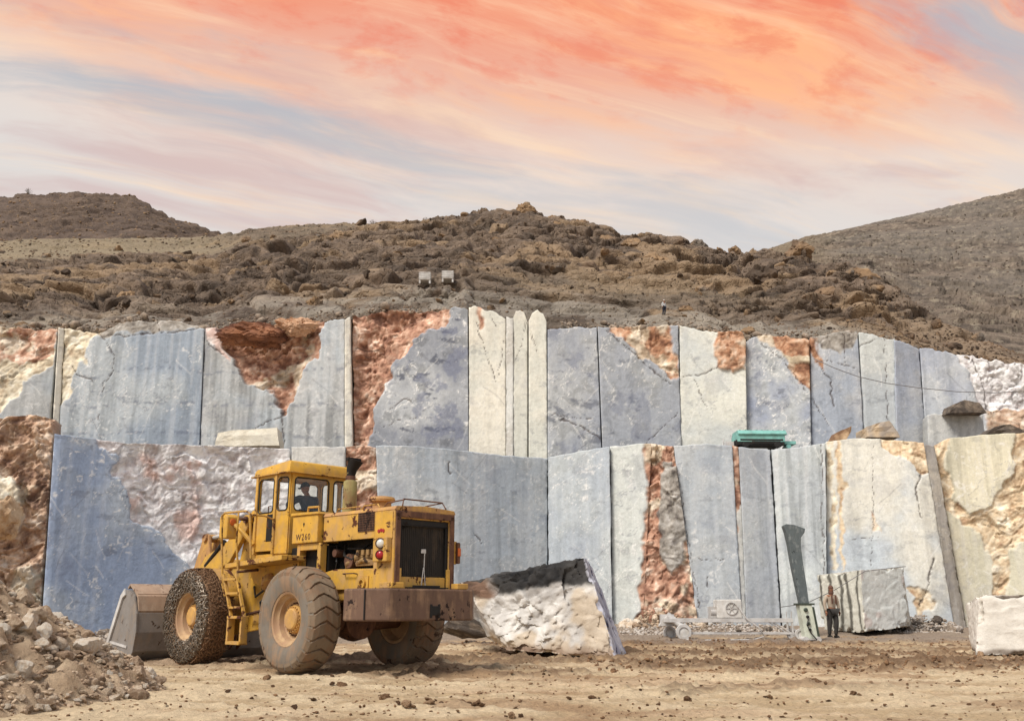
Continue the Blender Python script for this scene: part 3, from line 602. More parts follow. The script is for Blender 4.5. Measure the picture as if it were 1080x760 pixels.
# ------------------------------------------------------------------ hills
def terrain(name, pxs, pyb, pyt, Yb, Yt, rows, pw, amp, colf, seed, behind=12, conv=1.):
    t = np.linspace(0, 1, rows)[:, None]; px = pxs[None]+0*t
    pb, ptp, yb, yt = [f(pxs)[None] for f in (pyb, pyt, Yb, Yt)]
    py = pb+(ptp-pb)*t; Y = yb+(yt-yb)*t**pw
    P = at(px, py, Y)
    A = amp(px, t, P)
    wp = P+np.stack([fbm(P*.12, 3, seed), fbm(P*.12, 3, seed+1), fbm(P*.12, 3, seed+2)], -1)*2.2
    wp = wp*np.array([.72, .62, 1.1])
    h0, e0, c0 = facet(wp*.105, seed+3, 1.3); h1, e1, c1 = facet(wp*.27, seed+4, 1.3); h2, e2, c2 = facet(wp*.75, seed+5, 1.2)
    h3_, e3, c3 = facet(wp*1.9, seed+6, 1.2)
    patch = ss(fbm(P*np.array([.03, .03, .06]), 4, seed+7), -.75, -.05)          # rocky outcrops against gravel
    d0 = ss(e0, 0, .18); d1 = ss(e1, 0, .15); d2 = ss(e2, 0, .13); d3 = ss(e3, 0, .16)
    sa = P[..., 2]*.33+P[..., 0]*.05+fbm(P*np.array([.05, .05, .1]), 4, seed+9)*1.6; fr = sa-np.floor(sa); led = ss(fr, 0, .16)*(1-fr)
    sb = P[..., 2]*.8-P[..., 0]*.09+fbm(P*.12, 4, seed+10)*1.5; fb = sb-np.floor(sb); led2 = ss(fb, 0, .18)*(1-fb)
    rel = patch*d0*(1.2*c0+h0*.8)+patch*d1*(1.0*c1+h1*.62)+(.45+.55*patch)*d2*(.30*c2+h2*.28)+d3*(.10*c3+h3_*.08)+fbm(P*.5, 4, seed+8)*.14+patch*led*1.1+(.4+.6*patch)*led2*.5-1.0*patch
    rel = 1.9*np.tanh(rel/1.9)
    D = rel*A
    n = np.array([0, -.88, .48]); Pd = P+n*D[..., None]
    Pd[..., 0] += (c1-.5)*A*.3
    C = colf(px, t, P, c0, c1, c2, c3, patch, e1, e2)
    # far side falls away behind the ridge
    last = Pd[-1]; bk = [last+np.array([0, 4.*(k+1)**1.5, -.8*(k+1)**1.7]) for k in range(behind)]
    V = np.concatenate([Pd]+[b[None] for b in bk]); Cc = np.concatenate([C]+[C[-1:]]*behind)
    o = link(name, npmesh(name, V.reshape(-1, 3), gridq(V.shape[0], V.shape[1])[:, ::-1], np.clip(Cc.reshape(-1, 3), .01, .8)), None, M_HILL)
    return tag(o, kind='structure'), Pd, py
def I(*p):
    p = np.array(p, float); return lambda x: np.interp(x, p[:, 0], p[:, 1])
def hillcol(px, t, P, c0, c1, c2, c3, patch, e1, e2):
    f = fbm(P*.05, 4, 301); g = fbm(P*.6, 5, 311, .6)
    v = (.5+.34*(c1-.5)+.36*(c2-.5)+.26*(c3-.5)+.40*g)[..., None]; v = np.clip(v, 0, 1)
    C = lin((80, 70, 63))*(1-v)+lin((146, 127, 110))*v
    w = (ss(fbm(P*.12, 4, 320)+.7*(c1-.5), .18, .5)*.55)[..., None]; C = C*(1-w)+lin((172, 146, 116))*w*1.0
    w = ((1-patch)*.45)[..., None]; C = C*(1-w)+lin((132, 120, 102))*w
    near = ss(.26-t+.06*f+0*px, .0, .16); w = (near*.75*ss(g+c2-.5, -.7, .3))[..., None]; C = C*(1-w)+(lin((112, 106, 98))*(1-v)+lin((172, 164, 152))*v)*w
    flat = (ss(px, 270, 200)*ss(t, .74, .86)*.7)[..., None]; C = C*(1-flat)+lin((154, 140, 116))*flat
    r = ss(px+t*60, 940, 1000)[..., None]*.45; C = C*(1-r)+lin((138, 122, 106))*r
    return C*.9
mtop = I((-260, 262), (0, 256), (120, 252), (243, 250), (265, 244), (330, 238), (400, 236), (440, 235), (500, 231), (540, 229), (600, 235), (650, 248), (690, 254), (735, 262), (790, 270), (850, 276), (880, 284), (930, 306), (960, 330), (1010, 352), (1080, 384), (1340, 426))
mbot = I((-260, 356), (0, 352), (60, 352), (105, 356), (150, 346), (215, 352), (260, 348), (360, 342), (400, 332), (490, 332), (500, 340), (540, 346), (577, 350), (640, 352), (715, 350), (786, 360), (860, 358), (905, 358), (944, 366), (971, 374), (1035, 386), (1080, 394), (1340, 432))
mYb = I((-260, 47.6), (60, 48.7), (360, 49.2), (494, 48.9), (577, 48.7), (786, 48.9), (971, 49.4), (1340, 48.2))
mYt = I((-260, 165), (200, 160), (260, 140), (500, 132), (700, 120), (790, 112), (880, 92), (940, 76), (1010, 60), (1080, 52.5), (1340, 49.5))
def mamp(px, t, P):
    sil = 1+.15*ss(t, .85, 1.)*np.exp(-((px-560)/130)**2)
    return (.30+.95*ss(t, .03, .36)+.22*ss(t, .5, .8)-.25*ss(t, .9, 1.))*sil*(1-.6*ss(px, 300, 190)*ss(t, .70, .80))*(1-.7*ss(px, 860, 1040))*ss(t, -.03, .03)
pxs = np.arange(-260, 1340, 1.5)
HILL, HP, Hpy = terrain('rocky_hillside', pxs, mbot, mtop, mYb, mYt, 430, 1.75, mamp, hillcol, 500)
def lcol(px, t, P, c0, c1, c2, c3, patch, e1, e2):
    v = np.clip(.5+.35*(c1-.5)+.35*(c2-.5)+.4*fbm(P*.4, 4, 61), 0, 1)[..., None]
    C = lin((84, 72, 66))*(1-v)+lin((126, 108, 94))*v
    w = ((1-ss(t, .02, .16))*.8)[..., None]+0*C[..., :1]; return (C*(1-w)+lin((150, 134, 106))*w)*.82
LH, LP, _ = terrain('left_hill', np.arange(-420, 300, 1.6), I((-420, 276), (0, 268), (300, 262)), I((-420, 226), (-200, 214), (0, 210), (30, 207), (85, 206), (140, 208), (165, 223), (200, 239), (245, 252), (300, 262)),
  I((-420, 168), (300, 162)), I((-420, 250), (140, 235), (245, 200), (300, 180)), 130, 1.2, lambda px, t, P: (.3+.9*ss(t, .1, .5))*.8+0*px, lcol, 700)
def rcol(px, t, P, c0, c1, c2, c3, patch, e1, e2):
    g = fbm(P*.35, 6, 81, .65); v = np.clip(.5+.3*(c2-.5)+.4*(c3-.5)+.6*g, 0, 1)[..., None]
    C = lin((84, 75, 68))*(1-v)+lin((146, 131, 116))*v
    f = ss(fbm(P*np.array([.02, .02, .04]), 4, 83), -.1, .5)[..., None]*.45; C = C*(1-f)+lin((128, 122, 114))*f
    s = ss(fbm(P*1.1, 2, 87), .55, .75)[..., None]*.5; C = C*(1-s)+lin((176, 164, 144))*s
    w = (ss(px+0*t, 900, 830)*.5)[..., None]; C = C*(1-w)+lin((144, 126, 100))*w
    return C*.84
RH, RP, _ = terrain('right_hill', np.arange(640, 1480, 1.5), I((640, 296), (790, 292), (850, 300), (930, 330), (960, 352), (1010, 372), (1080, 400), (1480, 452)),
  I((640, 292), (700, 284), (740, 278), (790, 269), (850, 251), (900, 240), (950, 229), (1010, 216), (1080, 200), (1200, 172), (1480, 120)),
  I((640, 150), (790, 122), (880, 100), (940, 82), (1010, 63), (1080, 54), (1480, 51)), I((640, 210), (790, 230), (1480, 270)), 300, 1.5, lambda px, t, P: (.3+.7*ss(t, .05, .4))*(.8+0*px), rcol, 900)

# ------------------------------------------------------------------ loose rock
def rockmesh(name, seed, sub=3, flat=.75, n=11, rnd=.12, fac=.0):
    rr = random.Random(seed); bm = NB(); bmesh.ops.create_icosphere(bm, subdivisions=sub, radius=1.)
    pl = [(Vector((rr.gauss(0, 1), rr.gauss(0, 1), rr.gauss(0, 1))).normalized(), rr.uniform(.55, .95)) for _ in range(n)]
    sx, sy, sz = 1, rr.uniform(.7, 1.), rr.uniform(.55, .85)*flat/.75
    for v in bm.verts:
        d = v.co.normalized(); r = min([1.]+[q/max(1e-3, a.dot(d)) for a, q in pl if a.dot(d) > 0])
        v.co = Vector((d.x*sx, d.y*sy, d.z*sz))*r
    V = np.array([v.co[:] for v in bm.verts]); V += (V*rnd*.5)*fbm(V*2.2+seed, 3, seed)[:, None]+V*rnd*.3*fbm(V*6+seed, 2, seed)[:, None]
    if fac: fh, fe, fc_ = facet(V*2.3+seed, seed, 1.3); f2, _, _ = facet(V*6+seed, seed+1, 1.2); V = V*(1+fac*(fh*.5*ss(fe, 0, .06)+f2*.16)[:, None])
    for v, c in zip(bm.verts, V): v.co = c
    me = bpy.data.meshes.new(name); bm.to_mesh(me); bm.free()
    me.polygons.foreach_set('use_smooth', np.ones(len(me.polygons), bool)); me.set_sharp_from_angle(angle=.42)
    return me
ROCKS = [rockmesh('rock', 10+i, 3, .75, 14, .12, .22) for i in range(10)]
BIGR = [rockmesh('rock', 110+i, 4, .85, 12, .12, .38) for i in range(6)]
LOWR = [rockmesh('rock', 40+i, 2) for i in range(8)]
CLODS = [rockmesh('clod', 70+i, 3, .7, 7, .6) for i in range(6)]
_mc = {}
def inst(name, meshes, m, parent, loc, s, rot=None, sc=None):
    me = R.choice(meshes); key = (me.name, m.name)
    if key not in _mc: q = me.copy(); q.name = name; q.materials.append(m); _mc[key] = q
    o = bpy.data.objects.new(name, _mc[key]); COL.objects.link(o); o.parent = parent
    o.location = loc; o.rotation_euler = rot or (R.uniform(-.5, .5), R.uniform(-.5, .5), R.uniform(0, 6.3))
    o.scale = sc or (s*R.uniform(.8, 1.25), s*R.uniform(.8, 1.2), s*R.uniform(.7, 1.1))
    return o
# boulders on the hillside
def hill_seen(px, py):
    """nearest bit of hillside met by that line of sight"""
    best = None
    for j in range(int((px+260)/1.5)-2, int((px+260)/1.5)+3):
        c = HP[:, j]; d = c[:, 1]*ct+(c[:, 2]-CH)*st; yy = CY-F*((c[:, 2]-CH)*ct-c[:, 1]*st)/d
        k = np.argmax(yy < py)
        if best is None or c[k, 1] < best[1]: best = c[k]
    return best
def hill_pick(px, py):
    j = int(np.clip((px+260)/1.5, 0, HP.shape[1]-1)); i = int(np.argmin(np.abs(Hpy[:, j]-py))); return HP[i, j]
for px, py, r in [(700, 272, 7), (716, 270, 9), (735, 272, 9), (756, 274, 7), (772, 272, 6), (842, 262, 13), (856, 290, 17), (882, 298, 9), (912, 300, 17), (868, 318, 12), (836, 322, 12), (540, 236, 12), (556, 232, 9),
                  (524, 238, 10), (585, 232, 10), (598, 238, 8), (570, 238, 8), (612, 244, 8), (776, 300, 13), (800, 312, 16), (745, 312, 13), (640, 262, 9), (664, 268, 9), (690, 284, 13), (620, 290, 12), (650, 296, 9), (130, 320, 13), (165, 318, 10), (335, 330, 9), (250, 290, 10), (300, 262, 9), (420, 250, 9), (460, 262, 11), (355, 258, 10)]:
    p = hill_pick(px, py); s = r/1000*math.hypot(p[0], p[1])*1.3
    inst('boulder', BIGR, M_BOULD, HILL, (p[0], p[1]+s*.2, p[2]-s*.12), s, sc=(s*1.1, s, s*1.15))
for _ in range(250):
    j = R.randrange(160, HP.shape[1]-190); i = int(HP.shape[0]*R.uniform(.05, .99)); p = HP[i, j]
    s = R.uniform(3.5, 8.5)/1000*math.hypot(p[0], p[1])*(1.25 if R.random() < .2 else .85)
    if Hpy[i, j] < 262 and pxs[j] < 240: s *= .5
    inst('boulder', ROCKS, M_BOULD, HILL, (p[0], p[1], p[2]-s*.1), s)
def scatter_stuff(name, parent, m, pts, flat=.8, meshes=LOWR):
    """many small stones joined into one mesh"""
    Vs = []; Qs = []; o = 0; base = []
    for me in meshes[:4]:
        v = np.empty(len(me.vertices)*3); me.vertices.foreach_get('co', v); f = np.empty(len(me.loops), np.int32); me.loops.foreach_get('vertex_index', f); base.append((v.reshape(-1, 3), f.reshape(-1, 3)))
    for x, y, z, s in pts:
        v, f = R.choice(base); M = np.array(Matrix.Rotation(R.uniform(0, 6.28), 3, 'Z') @ Matrix.Rotation(R.uniform(-.8, .8), 3, 'X'))
        Vs.append((v*np.array([s*R.uniform(.7, 1.3), s, s*flat])) @ M.T+np.array([x, y, z])); Qs.append(f+o); o += len(v)
    me = npmesh(name, np.concatenate(Vs), np.concatenate(Qs), smooth=False)
    return tag(link(name, me, parent, m), kind='stuff')
LOW1 = [rockmesh('rock', 90+i, 1) for i in range(4)]
pts = []
for _ in range(9000):
    j = R.randrange(20, HP.shape[1]-20); i = int((HP.shape[0]-1)*R.random()**.8); p = HP[i, j]
    pts.append((p[0], p[1], p[2], R.uniform(.8, 2.2)/1000*math.hypot(p[0], p[1])))
scatter_stuff('loose_stones', HILL, M_BOULD, pts, meshes=LOW1)
pts = []
for _ in range(3500):
    p = RP[int(RP.shape[0]*R.random()**1.2*.98), R.randrange(RP.shape[1])]
    pts.append((p[0], p[1], p[2], R.uniform(.7, 1.6)/1000*math.hypot(p[0], p[1])))
scatter_stuff('loose_stones', RH, M_BOULD, pts, meshes=LOW1)
pts = []
for _ in range(1500):
    p = LP[int(LP.shape[0]*R.uniform(.1, .99)), R.randrange(LP.shape[1])]
    pts.append((p[0], p[1], p[2], R.uniform(.8, 2.4)/1000*math.hypot(p[0], p[1])))
scatter_stuff('loose_stones', LH, M_BOULD, pts, meshes=LOW1)
pts = []
for _ in range(1700):
    j = R.randrange(10, HP.shape[1]-10)
    if 485 < pxs[j] < 590: continue
    i = int(26*R.random()**1.5); p = HP[i, j]; pts.append((p[0], p[1]-.5*R.random(), p[2]+.02, R.uniform(.03, .13) if R.random() < .92 else R.uniform(.2, .42)))
scatter_stuff('rim_rubble', HILL, M_GREYR, pts, meshes=LOW1)
# dry shrubs standing on the ridges
def shrub(px, py, h, P, pyg, lab):
    p = P; s = h/1000*math.hypot(p[0], p[1]); bm = NB()
    for k in range(16):
        a = R.uniform(0, 6.3); e = R.uniform(.4, 1.4); L = s*R.uniform(.6, 1.); d = Vector((math.cos(a)*math.cos(e), math.sin(a)*math.cos(e), math.sin(e)))
        q = d*L; tube(bm, [(0, 0, -.3*s), tuple(d*L*.5), tuple(q)], [.03*s, .02*s, .008*s], 4)
        for _ in range(4):
            b = d*L*R.uniform(.5, .95); w = Vector((R.uniform(-1, 1), R.uniform(-1, 1), R.uniform(0, 1))).normalized()*L*.3
            tube(bm, [tuple(b), tuple(b+w)], [.014*s, .004*s], 3)
    o = obj('dry_shrub', bm, M_SHRUB); o.location = tuple(p)
    return tag(o, lab, 'shrub', 'dry shrubs on the ridges')
shrub(0, 0, 6, LP[-1, int((32+420)/1.6)], 0, 'tiny dry shrub on the skyline of the left hill')
for k, (px, lab) in enumerate([(395, 'tiny dry shrub on the ridge left of the skyline boulders'), (450, 'small dry shrub on the ridge just left of the highest boulders'), (548, 'dry shrub sticking up between the highest boulders on the skyline')]):
    shrub(0, 0, 6, HP[-1, int((px+260)/1.5)], 0, lab)
# rubble heap, front left
def heap():
    cx, cy = -7.3, 12.4
    xs = np.linspace(-13, -3.4, 150); ys = np.linspace(7.5, 17.5, 150); X, Y = np.meshgrid(xs, ys)
    def hgt(X, Y):
        p = np.stack([X, Y, 0*X], -1)
        d = np.sqrt(((X-cx)/np.where(X > cx, 2.75, 5.6))**2+((Y-cy)/3.9)**2)
        return np.maximum(0, 1-d)**.95*1.98*(1+.18*fbm(p*.6, 3, 3))+.10*fbm(p*1.9, 3, 4)*ss(d, 1.05, .8)-.05
    Z = hgt(X, Y); p = np.stack([X, Y, Z], -1); h, e, c = facet(p*3., 3); Z = Z+h*.10*ss(Z, 0, .2)
    v = np.clip(.5+.5*fbm(p*3, 4, 8)+.4*(c-.5), 0, 1)[..., None]; C = lin((152, 128, 104))*(1-v)+lin((200, 178, 150))*v
    o = link('rubble_heap', npmesh('rubble_heap', np.stack([X, Y, Z], -1).reshape(-1, 3), gridq(150, 150), C.reshape(-1, 3)), None, M_GRND)
    tag(o, 'heap of broken pinkish brown stones in the lower left corner before the loader bucket', 'rubble heap')
    big = 0
    small = []
    cand = []
    for _ in range(9000):
        x = R.uniform(-9.5, -3.9); y = R.uniform(8.2, 15.9); z = float(hgt(np.array([x]), np.array([y]))[0])
        if z > .02 or (R.random() < .06 and z > -.049): cand.append((x, y, max(z, 0)))
    for k, (x, y, z) in enumerate(cand):
        q = x/y*1033+540
        if q < -60: continue
        if big < 298 and y < cy+1.5 and R.random() < .2:
            s = (R.uniform(.045, .085) if R.random() < .78 else R.uniform(.09, .17)); inst('rock', ROCKS, M_RUB, o, (x, y, z+s*.15), s); big += 1
        else: small.append((x, y, z+.01, R.uniform(.015, .055)))
    scatter_stuff('small_rubble', o, M_RUB, small)
    for x, y, s in [(-5.4, 12.6, .22), (-5.7, 11.6, .2), (-6.3, 12.2, .26), (-5.3, 13.4, .16)]:
        z = float(hgt(np.array([x]), np.array([y]))[0]); big += 1
        if big < 301: inst('rock', ROCKS, M_RUB, o, (x, y, z+s*.1), s)
heap()
# clods and stones lying on the floor
clods = [(722, 407, 0, 7), (0, 0, 0, 0)]
CL = [(406, 740, 8), (428, 748, 7), (452, 742, 5), (488, 745, 6), (503, 746, 8), (454, 746, 7), (361, 723, 7), (281, 718, 6), (350, 717, 4), (625, 740, 6), (600, 742, 4), (565, 734, 3), (695, 745, 3), (725, 738, 5), (812, 735, 5), (900, 735, 5), (860, 722, 6), (776, 741, 4), (540, 757, 7), (620, 715, 5), (560, 720, 3), (950, 722, 3), (740, 725, 3), (985, 745, 4), (680, 755, 4), (1040, 738, 3), (330, 742, 4), (240, 735, 4), (520, 715, 3), (640, 728, 4), (310, 750, 5), (1010, 720, 5), (1050, 715, 4)]
def gpos(px, py): p = at(px, py, 20.); r = ray(px, py); q = r*(-CH/r[2]); return q[0], q[1]
n = 0
for px, py, r in CL:
    x, y = gpos(px, py); s = r/1033*y
    for k in range(1 if r < 5 else 3):
        q = s*(1 if k == 0 else R.uniform(.3, .6)); xx = x+(0 if k == 0 else R.uniform(-1.6, 1.6)*s); yy = y+(0 if k == 0 else R.uniform(-1, 1)*s)
        inst('clod', CLODS, M_CLOD, GROUND, (xx, yy, gz(xx, yy)+q*.25), q*.8); n += 1
while n < 290:
    px = R.uniform(150, 1075); py = 684+76*R.random()**1.2; x, y = gpos(px, py)
    if y < 8 or (px < 510 and py < 716): continue
    s = R.uniform(1.0, 2.6)/1033*y; inst('clod', CLODS, M_CLOD, GROUND, (x, y, gz(x, y)+s*.2), s); n += 1
pts = []
for _ in range(9000):
    y = 9+27*R.random()**1.3; x = R.uniform(-.56, .56)*y
    if fbm(np.array([[x*.6, y*.6, 0.]]), 2, 5)[0] < -.1 and R.random() < .7: continue
    pts.append((x, y, gz(x, y), R.uniform(.006, .03)))
for yc, yw, x0, x1, a in MUDB[:3]:
    for _ in range(1000):
        x = R.uniform(x0, x1); y = R.gauss(yc, yw*.5); pts.append((x, y, gz(x, y), R.uniform(.02, .07)))
scatter_stuff('small_clods', GROUND, M_CLOD, pts, meshes=LOW1)
# broken stone along the foot of the lower face
def foot(x0, x1, y0, y1, n, s0, s1, hump, m=M_GREYR, stuff=900):
    P = []
    for k in range(n+stuff):
        px = R.uniform(x0, x1); y = R.uniform(y0, y1); x = (px-540)/1033*y; f = math.sin(math.pi*(px-x0)/(x1-x0))*(y-y0)/(y1-y0)
        if k < n: s = R.uniform(s0, s1); inst('rock', ROCKS, m, GROUND, (x, y, RISE(x, y)+hump*f*R.uniform(.2, 1)+s*.2), s)
        else: P.append((x, y, RISE(x, y)+hump*f*R.uniform(.1, 1), R.uniform(.03, .1)))
    scatter_stuff('stone_debris', GROUND, m, P, meshes=LOW1)
foot(655, 740, 38.5, 42.3, 26, .12, .34, .8, M_RUB, 500)
foot(640, 830, 35, 41.3, 20, .08, .22, .25)
foot(930, 1010, 36, 40., 24, .12, .3, .6)
foot(70, 180, 33, 38.5, 22, .1, .3, .35)
foot(478, 560, 36, 44, 18, .12, .34, .9)
# ------------------------------------------------------------------ people
def skinmesh(name, joints, edges, m, parent, sub=2, smooth=True, root=0):
    """joints: {key: ((x,y,z), (rx,ry))}; one continuous tapered surface grown along the edges"""
    keys = list(joints); me = bpy.data.meshes.new(name)
    me.from_pydata([joints[k][0] for k in keys], [(keys.index(a), keys.index(b)) for a, b in edges], [])
    o = bpy.data.objects.new(name, me); COL.objects.link(o)
    sk = o.modifiers.new('s', 'SKIN'); sk.use_smooth_shade = True; sk.branch_smoothing = .6
    for i, k in enumerate(keys):
        v = me.skin_vertices[0].data[i]; rr = joints[k][1]; v.radius = rr if hasattr(rr, '__len__') else (rr, rr); v.use_root = (i == root)
    ss_ = o.modifiers.new('d', 'SUBSURF'); ss_.levels = sub; ss_.render_levels = sub
    dg = bpy.context.evaluated_depsgraph_get(); e = o.evaluated_get(dg); n = bpy.data.meshes.new_from_object(e)
    bpy.data.objects.remove(o); n.name = name; n.materials.clear(); n.polygons.foreach_set('use_smooth', np.ones(len(n.polygons), bool))
    return link(name, n, parent, m)
def head(parent, c, s, yaw=0., pitch=0., hat=None):
    """head with nose, ears, eyes and mouth; faces local -Y before yaw"""
    M = Matrix.Translation(c) @ Matrix.Rotation(yaw, 4, 'Z') @ Matrix.Rotation(pitch, 4, 'X')
    bm = NB(); bmesh.ops.create_icosphere(bm, subdivisions=4, radius=1.)
    for v in bm.verts:
        x, y, z = v.co; w = .072*(1-.28*max(0, -z)**1.5); yy = .095*(1 if y > 0 else .92); zz = .115
        X, Y, Z = x*w, y*yy, z*zz
        if y < -.5:
            nz = math.exp(-(x/.16)**2-((z+.12)/.22)**2); Y -= .022*nz
            for e in (-1, 1): Y += .010*math.exp(-((x-.36*e)/.2)**2-((z-.12)/.14)**2)
            Y += .004*math.exp(-(x/.34)**2-((z+.50)/.05)**2); Y -= .006*math.exp(-(x/.3)**2-((z+.80)/.14)**2)
        v.co = Vector((X, Y, Z))*s
    for sx in (-1, 1):
        r = bmesh.ops.create_icosphere(bm, subdivisions=2, radius=1.)
        for v in r['verts']: v.co = Vector((v.co.x*.009+sx*.074, v.co.y*.018+.008, v.co.z*.030-.004))*s
    for v in bm.verts: v.co = M @ v.co
    o = obj('head', bm, M_SKIN, parent, smooth='all')
    bm = NB()
    for sx in (-1, 1):
        r = bmesh.ops.create_icosphere(bm, subdivisions=2, radius=1.)
        for v in r['verts']: v.co = M @ (Vector((v.co.x*.012+sx*.026, v.co.y*.008-.080, v.co.z*.008+.014))*s)
    obj('eyes', bm, M_HAIR, o, smooth='all')
    return M
def hand(bm, wrist, dirv, side, s=1., curl=.6):
    """palm, four bent fingers of different length and a thumb"""
    w = Vector(wrist); d = Vector(dirv).normalized(); sd_ = (Vector(side)-d*Vector(side).dot(d)).normalized(); nrm = d.cross(sd_)
    tube(bm, [tuple(w), tuple(w+d*.04*s), tuple(w+d*.09*s)], [.026*s, .036*s, .034*s], 8)
    for i, L in enumerate((.060, .070, .066, .050)):
        b = w+d*.088*s+sd_*(.03-.02*i)*s; k1 = b+d*L*.5*s+nrm*.01*s*curl; k2 = k1+d*L*.32*s+nrm*.022*s*curl; k3 = k2+d*L*.14*s+nrm*.03*s*curl
        tube(bm, [tuple(b), tuple(k1), tuple(k2), tuple(k3)], [.010*s, .009*s, .008*s, .006*s], 6)
    b = w+d*.03*s+sd_*.032*s; tube(bm, [tuple(b), tuple(b+sd_*.022*s+d*.03*s), tuple(b+sd_*.024*s+d*.06*s)], [.012*s, .010*s, .007*s], 6)
# ------------------------------------------------------------------ the wheel loader
LD = thing('wheel_loader', 'large worn yellow articulated wheel loader with tyre chains parked before the blue stone face', 'wheel loader', (-2.887, 17.979, 0), math.radians(136))
RW = .9; TW = .31
def tyre(parent, c, sgn, m, lugs=True, Rr=RW):
    """c hub centre; sgn +1 when the outer face looks to +y"""
    Mx = MY(*c, sgn)
    prof = [(.44, -.22), (.47, -.27), (.55, -.300), (.68, -.315), (.78, -.305), (.84, -.275), (.862, -.20), (.868, 0), (.862, .20), (.84, .275), (.78, .305), (.68, .315), (.55, .300), (.47, .27), (.44, .22)]
    prof = [(r*Rr/.9, h) for r, h in prof]
    bm = NB(); lathe(bm, prof, 72, Mx)
    ty = obj('tyre', bm, m, parent, smooth=True)
    ty.data.materials.append(M_MUD)
    for f in ty.data.polygons:
        if math.hypot(f.center.x-c[0], f.center.z-c[2]) > .83*Rr/.9: f.material_index = 1
    if lugs:
        bm = NB(); n = 24
        hs = [-.31, -.27, -.19, -.07, .05, .17, .26, .31]; an = [.02, .0, -.05, .03, .10, .05, -.03, -.02]; ro = [.80, .868, .90, .905, .905, .90, .872, .80]; ri = [.74, .82, .845, .85, .85, .845, .82, .74]
        for k in range(n):
            a0 = 2*math.pi*k/n; wd = 2*math.pi/n*.39; rows = []
            for h, a, r1, r0 in zip(hs, an, ro, ri):
                row = []
                for (rr, dw) in ((r0, -1.2), (r1, -1.08), (r1, 1.08), (r0, 1.2)):
                    t = a0+a+wd*dw*R.uniform(.93, 1.05); q = rr*Rr/.9-R.random()*.008; row.append(bm.verts.new(Mx @ Vector((q*math.cos(t), q*math.sin(t), h))))
                rows.append(row)
            for A, B in zip(rows, rows[1:]):
                for i in range(3): bm.faces.new([A[i], A[i+1], B[i+1], B[i]])
            bm.faces.new(rows[0]); bm.faces.new(rows[-1][::-1])
        obj('tread', bm, M_TREAD, parent, bevel=.006, seg=1)
    return ty
def wheel(name_c, sgn, lugs=True, chain=False):
    Mx = MY(*name_c, sgn)
    bm = NB(); lathe(bm, [(.455, .20), (.47, .255), (.455, .262), (.425, .245), (.41, .20), (.385, .17), (.36, .16), (.345, .08), (.30, .05), (.22, .04), (0, .04)], 56, Mx)
    lathe(bm, [(.455, -.2), (.47, -.255), (.41, -.25), (.36, -.1), (.2, -.05), (0, -.05)], 32, Mx)
    w = obj('wheel', bm, M_RIM, LD, smooth=True)
    bm = NB(); lathe(bm, [(.235, .04), (.235, .11), (.225, .125), (.19, .13), (.185, .165), (.16, .185), (.05, .19), (0, .19)], 40, Mx)
    for k in range(20):
        a = k*2*math.pi/20; lathe(bm, [(.0, .155), (.011, .155), (.013, .125), (.013, .10)], 6, Mx @ Matrix.Translation((.212*math.cos(a), .212*math.sin(a), 0)))
    obj('hub', bm, M_HUB, w, smooth=True)
    bm = NB()
    for k in range(24):
        a = k*2*math.pi/24; lathe(bm, [(.0, .085), (.013, .085), (.015, .045)], 6, Mx @ Matrix.Translation((.275*math.cos(a), .275*math.sin(a), 0)))
    obj('wheel_nuts', bm, M_RUSTY, w)
    tyre(w, name_c, sgn, M_MUD if chain else M_TYRE, lugs)
    if chain:
        for nm, mt, path, rows_ in (('sidewall_chain', M_CHAIN, [(.47, .285), (.56, .318), (.68, .335), (.79, .325), (.865, .285)], 9), ('tread_chain', M_CHAINM, [(.885, .27), (.905, .16), (.91, .0), (.905, -.16), (.885, -.27)], 11)):
            pth = np.array(path); seg = np.r_[0, np.cumsum(np.hypot(*np.diff(pth, axis=0).T))]; bm = NB(); RN = rows_
            for i in range(RN):
                sI = seg[-1]*(i+.5)/RN; r = np.interp(sI, seg, pth[:, 0]); h = np.interp(sI, seg, pth[:, 1])
                sJ = min(seg[-1], sI+.01); tr, th_ = np.interp(sJ, seg, pth[:, 0])-r, np.interp(sJ, seg, pth[:, 1])-h
                nn = int(2*math.pi*r/.085)
                for k in range(nn):
                    a = 2*math.pi*(k+.5*(i % 2))/nn+R.uniform(-.02, .02); e = Vector((math.cos(a), math.sin(a), 0)); tg = Vector((-math.sin(a), math.cos(a), 0)); pd = (e*tr+Vector((0, 0, th_))).normalized(); nv = tg.cross(pd)
                    if nv.dot(e*.3+Vector((0, 0, 1 if nm[0] == 's' else 0))+(e if nm[0] == 't' else e*0)) < 0: nv = -nv
                    c = e*r+Vector((0, 0, h)); w_ = R.uniform(0, 3.14); d1 = (pd*math.cos(w_)+tg*math.sin(w_)); d2 = nv*.7+(pd*-math.sin(w_)+tg*math.cos(w_))*.7
                    ring = []
                    for q in range(7):
                        b = 2*math.pi*q/7; cc = c+d1*math.cos(b)*.042+d2*math.sin(b)*.026+nv*.012
                        rad = (d1*math.cos(b)+d2*math.sin(b)).normalized(); up = d1.cross(d2).normalized()
                        ring.append([bm.verts.new(Mx @ (cc+(rad*math.cos(g)+up*math.sin(g))*.0105)) for g in (0, 2.09, 4.19)])
                    for q in range(7):
                        A, B = ring[q], ring[(q+1) % 7]
                        for g in range(3): bm.faces.new([A[g], A[(g+1) % 3], B[(g+1) % 3], B[g]])
            me = bpy.data.meshes.new(nm); bm.to_mesh(me); bm.free(); tag(link(nm, me, w, mt), kind='stuff')
    return w
TY = 1.19
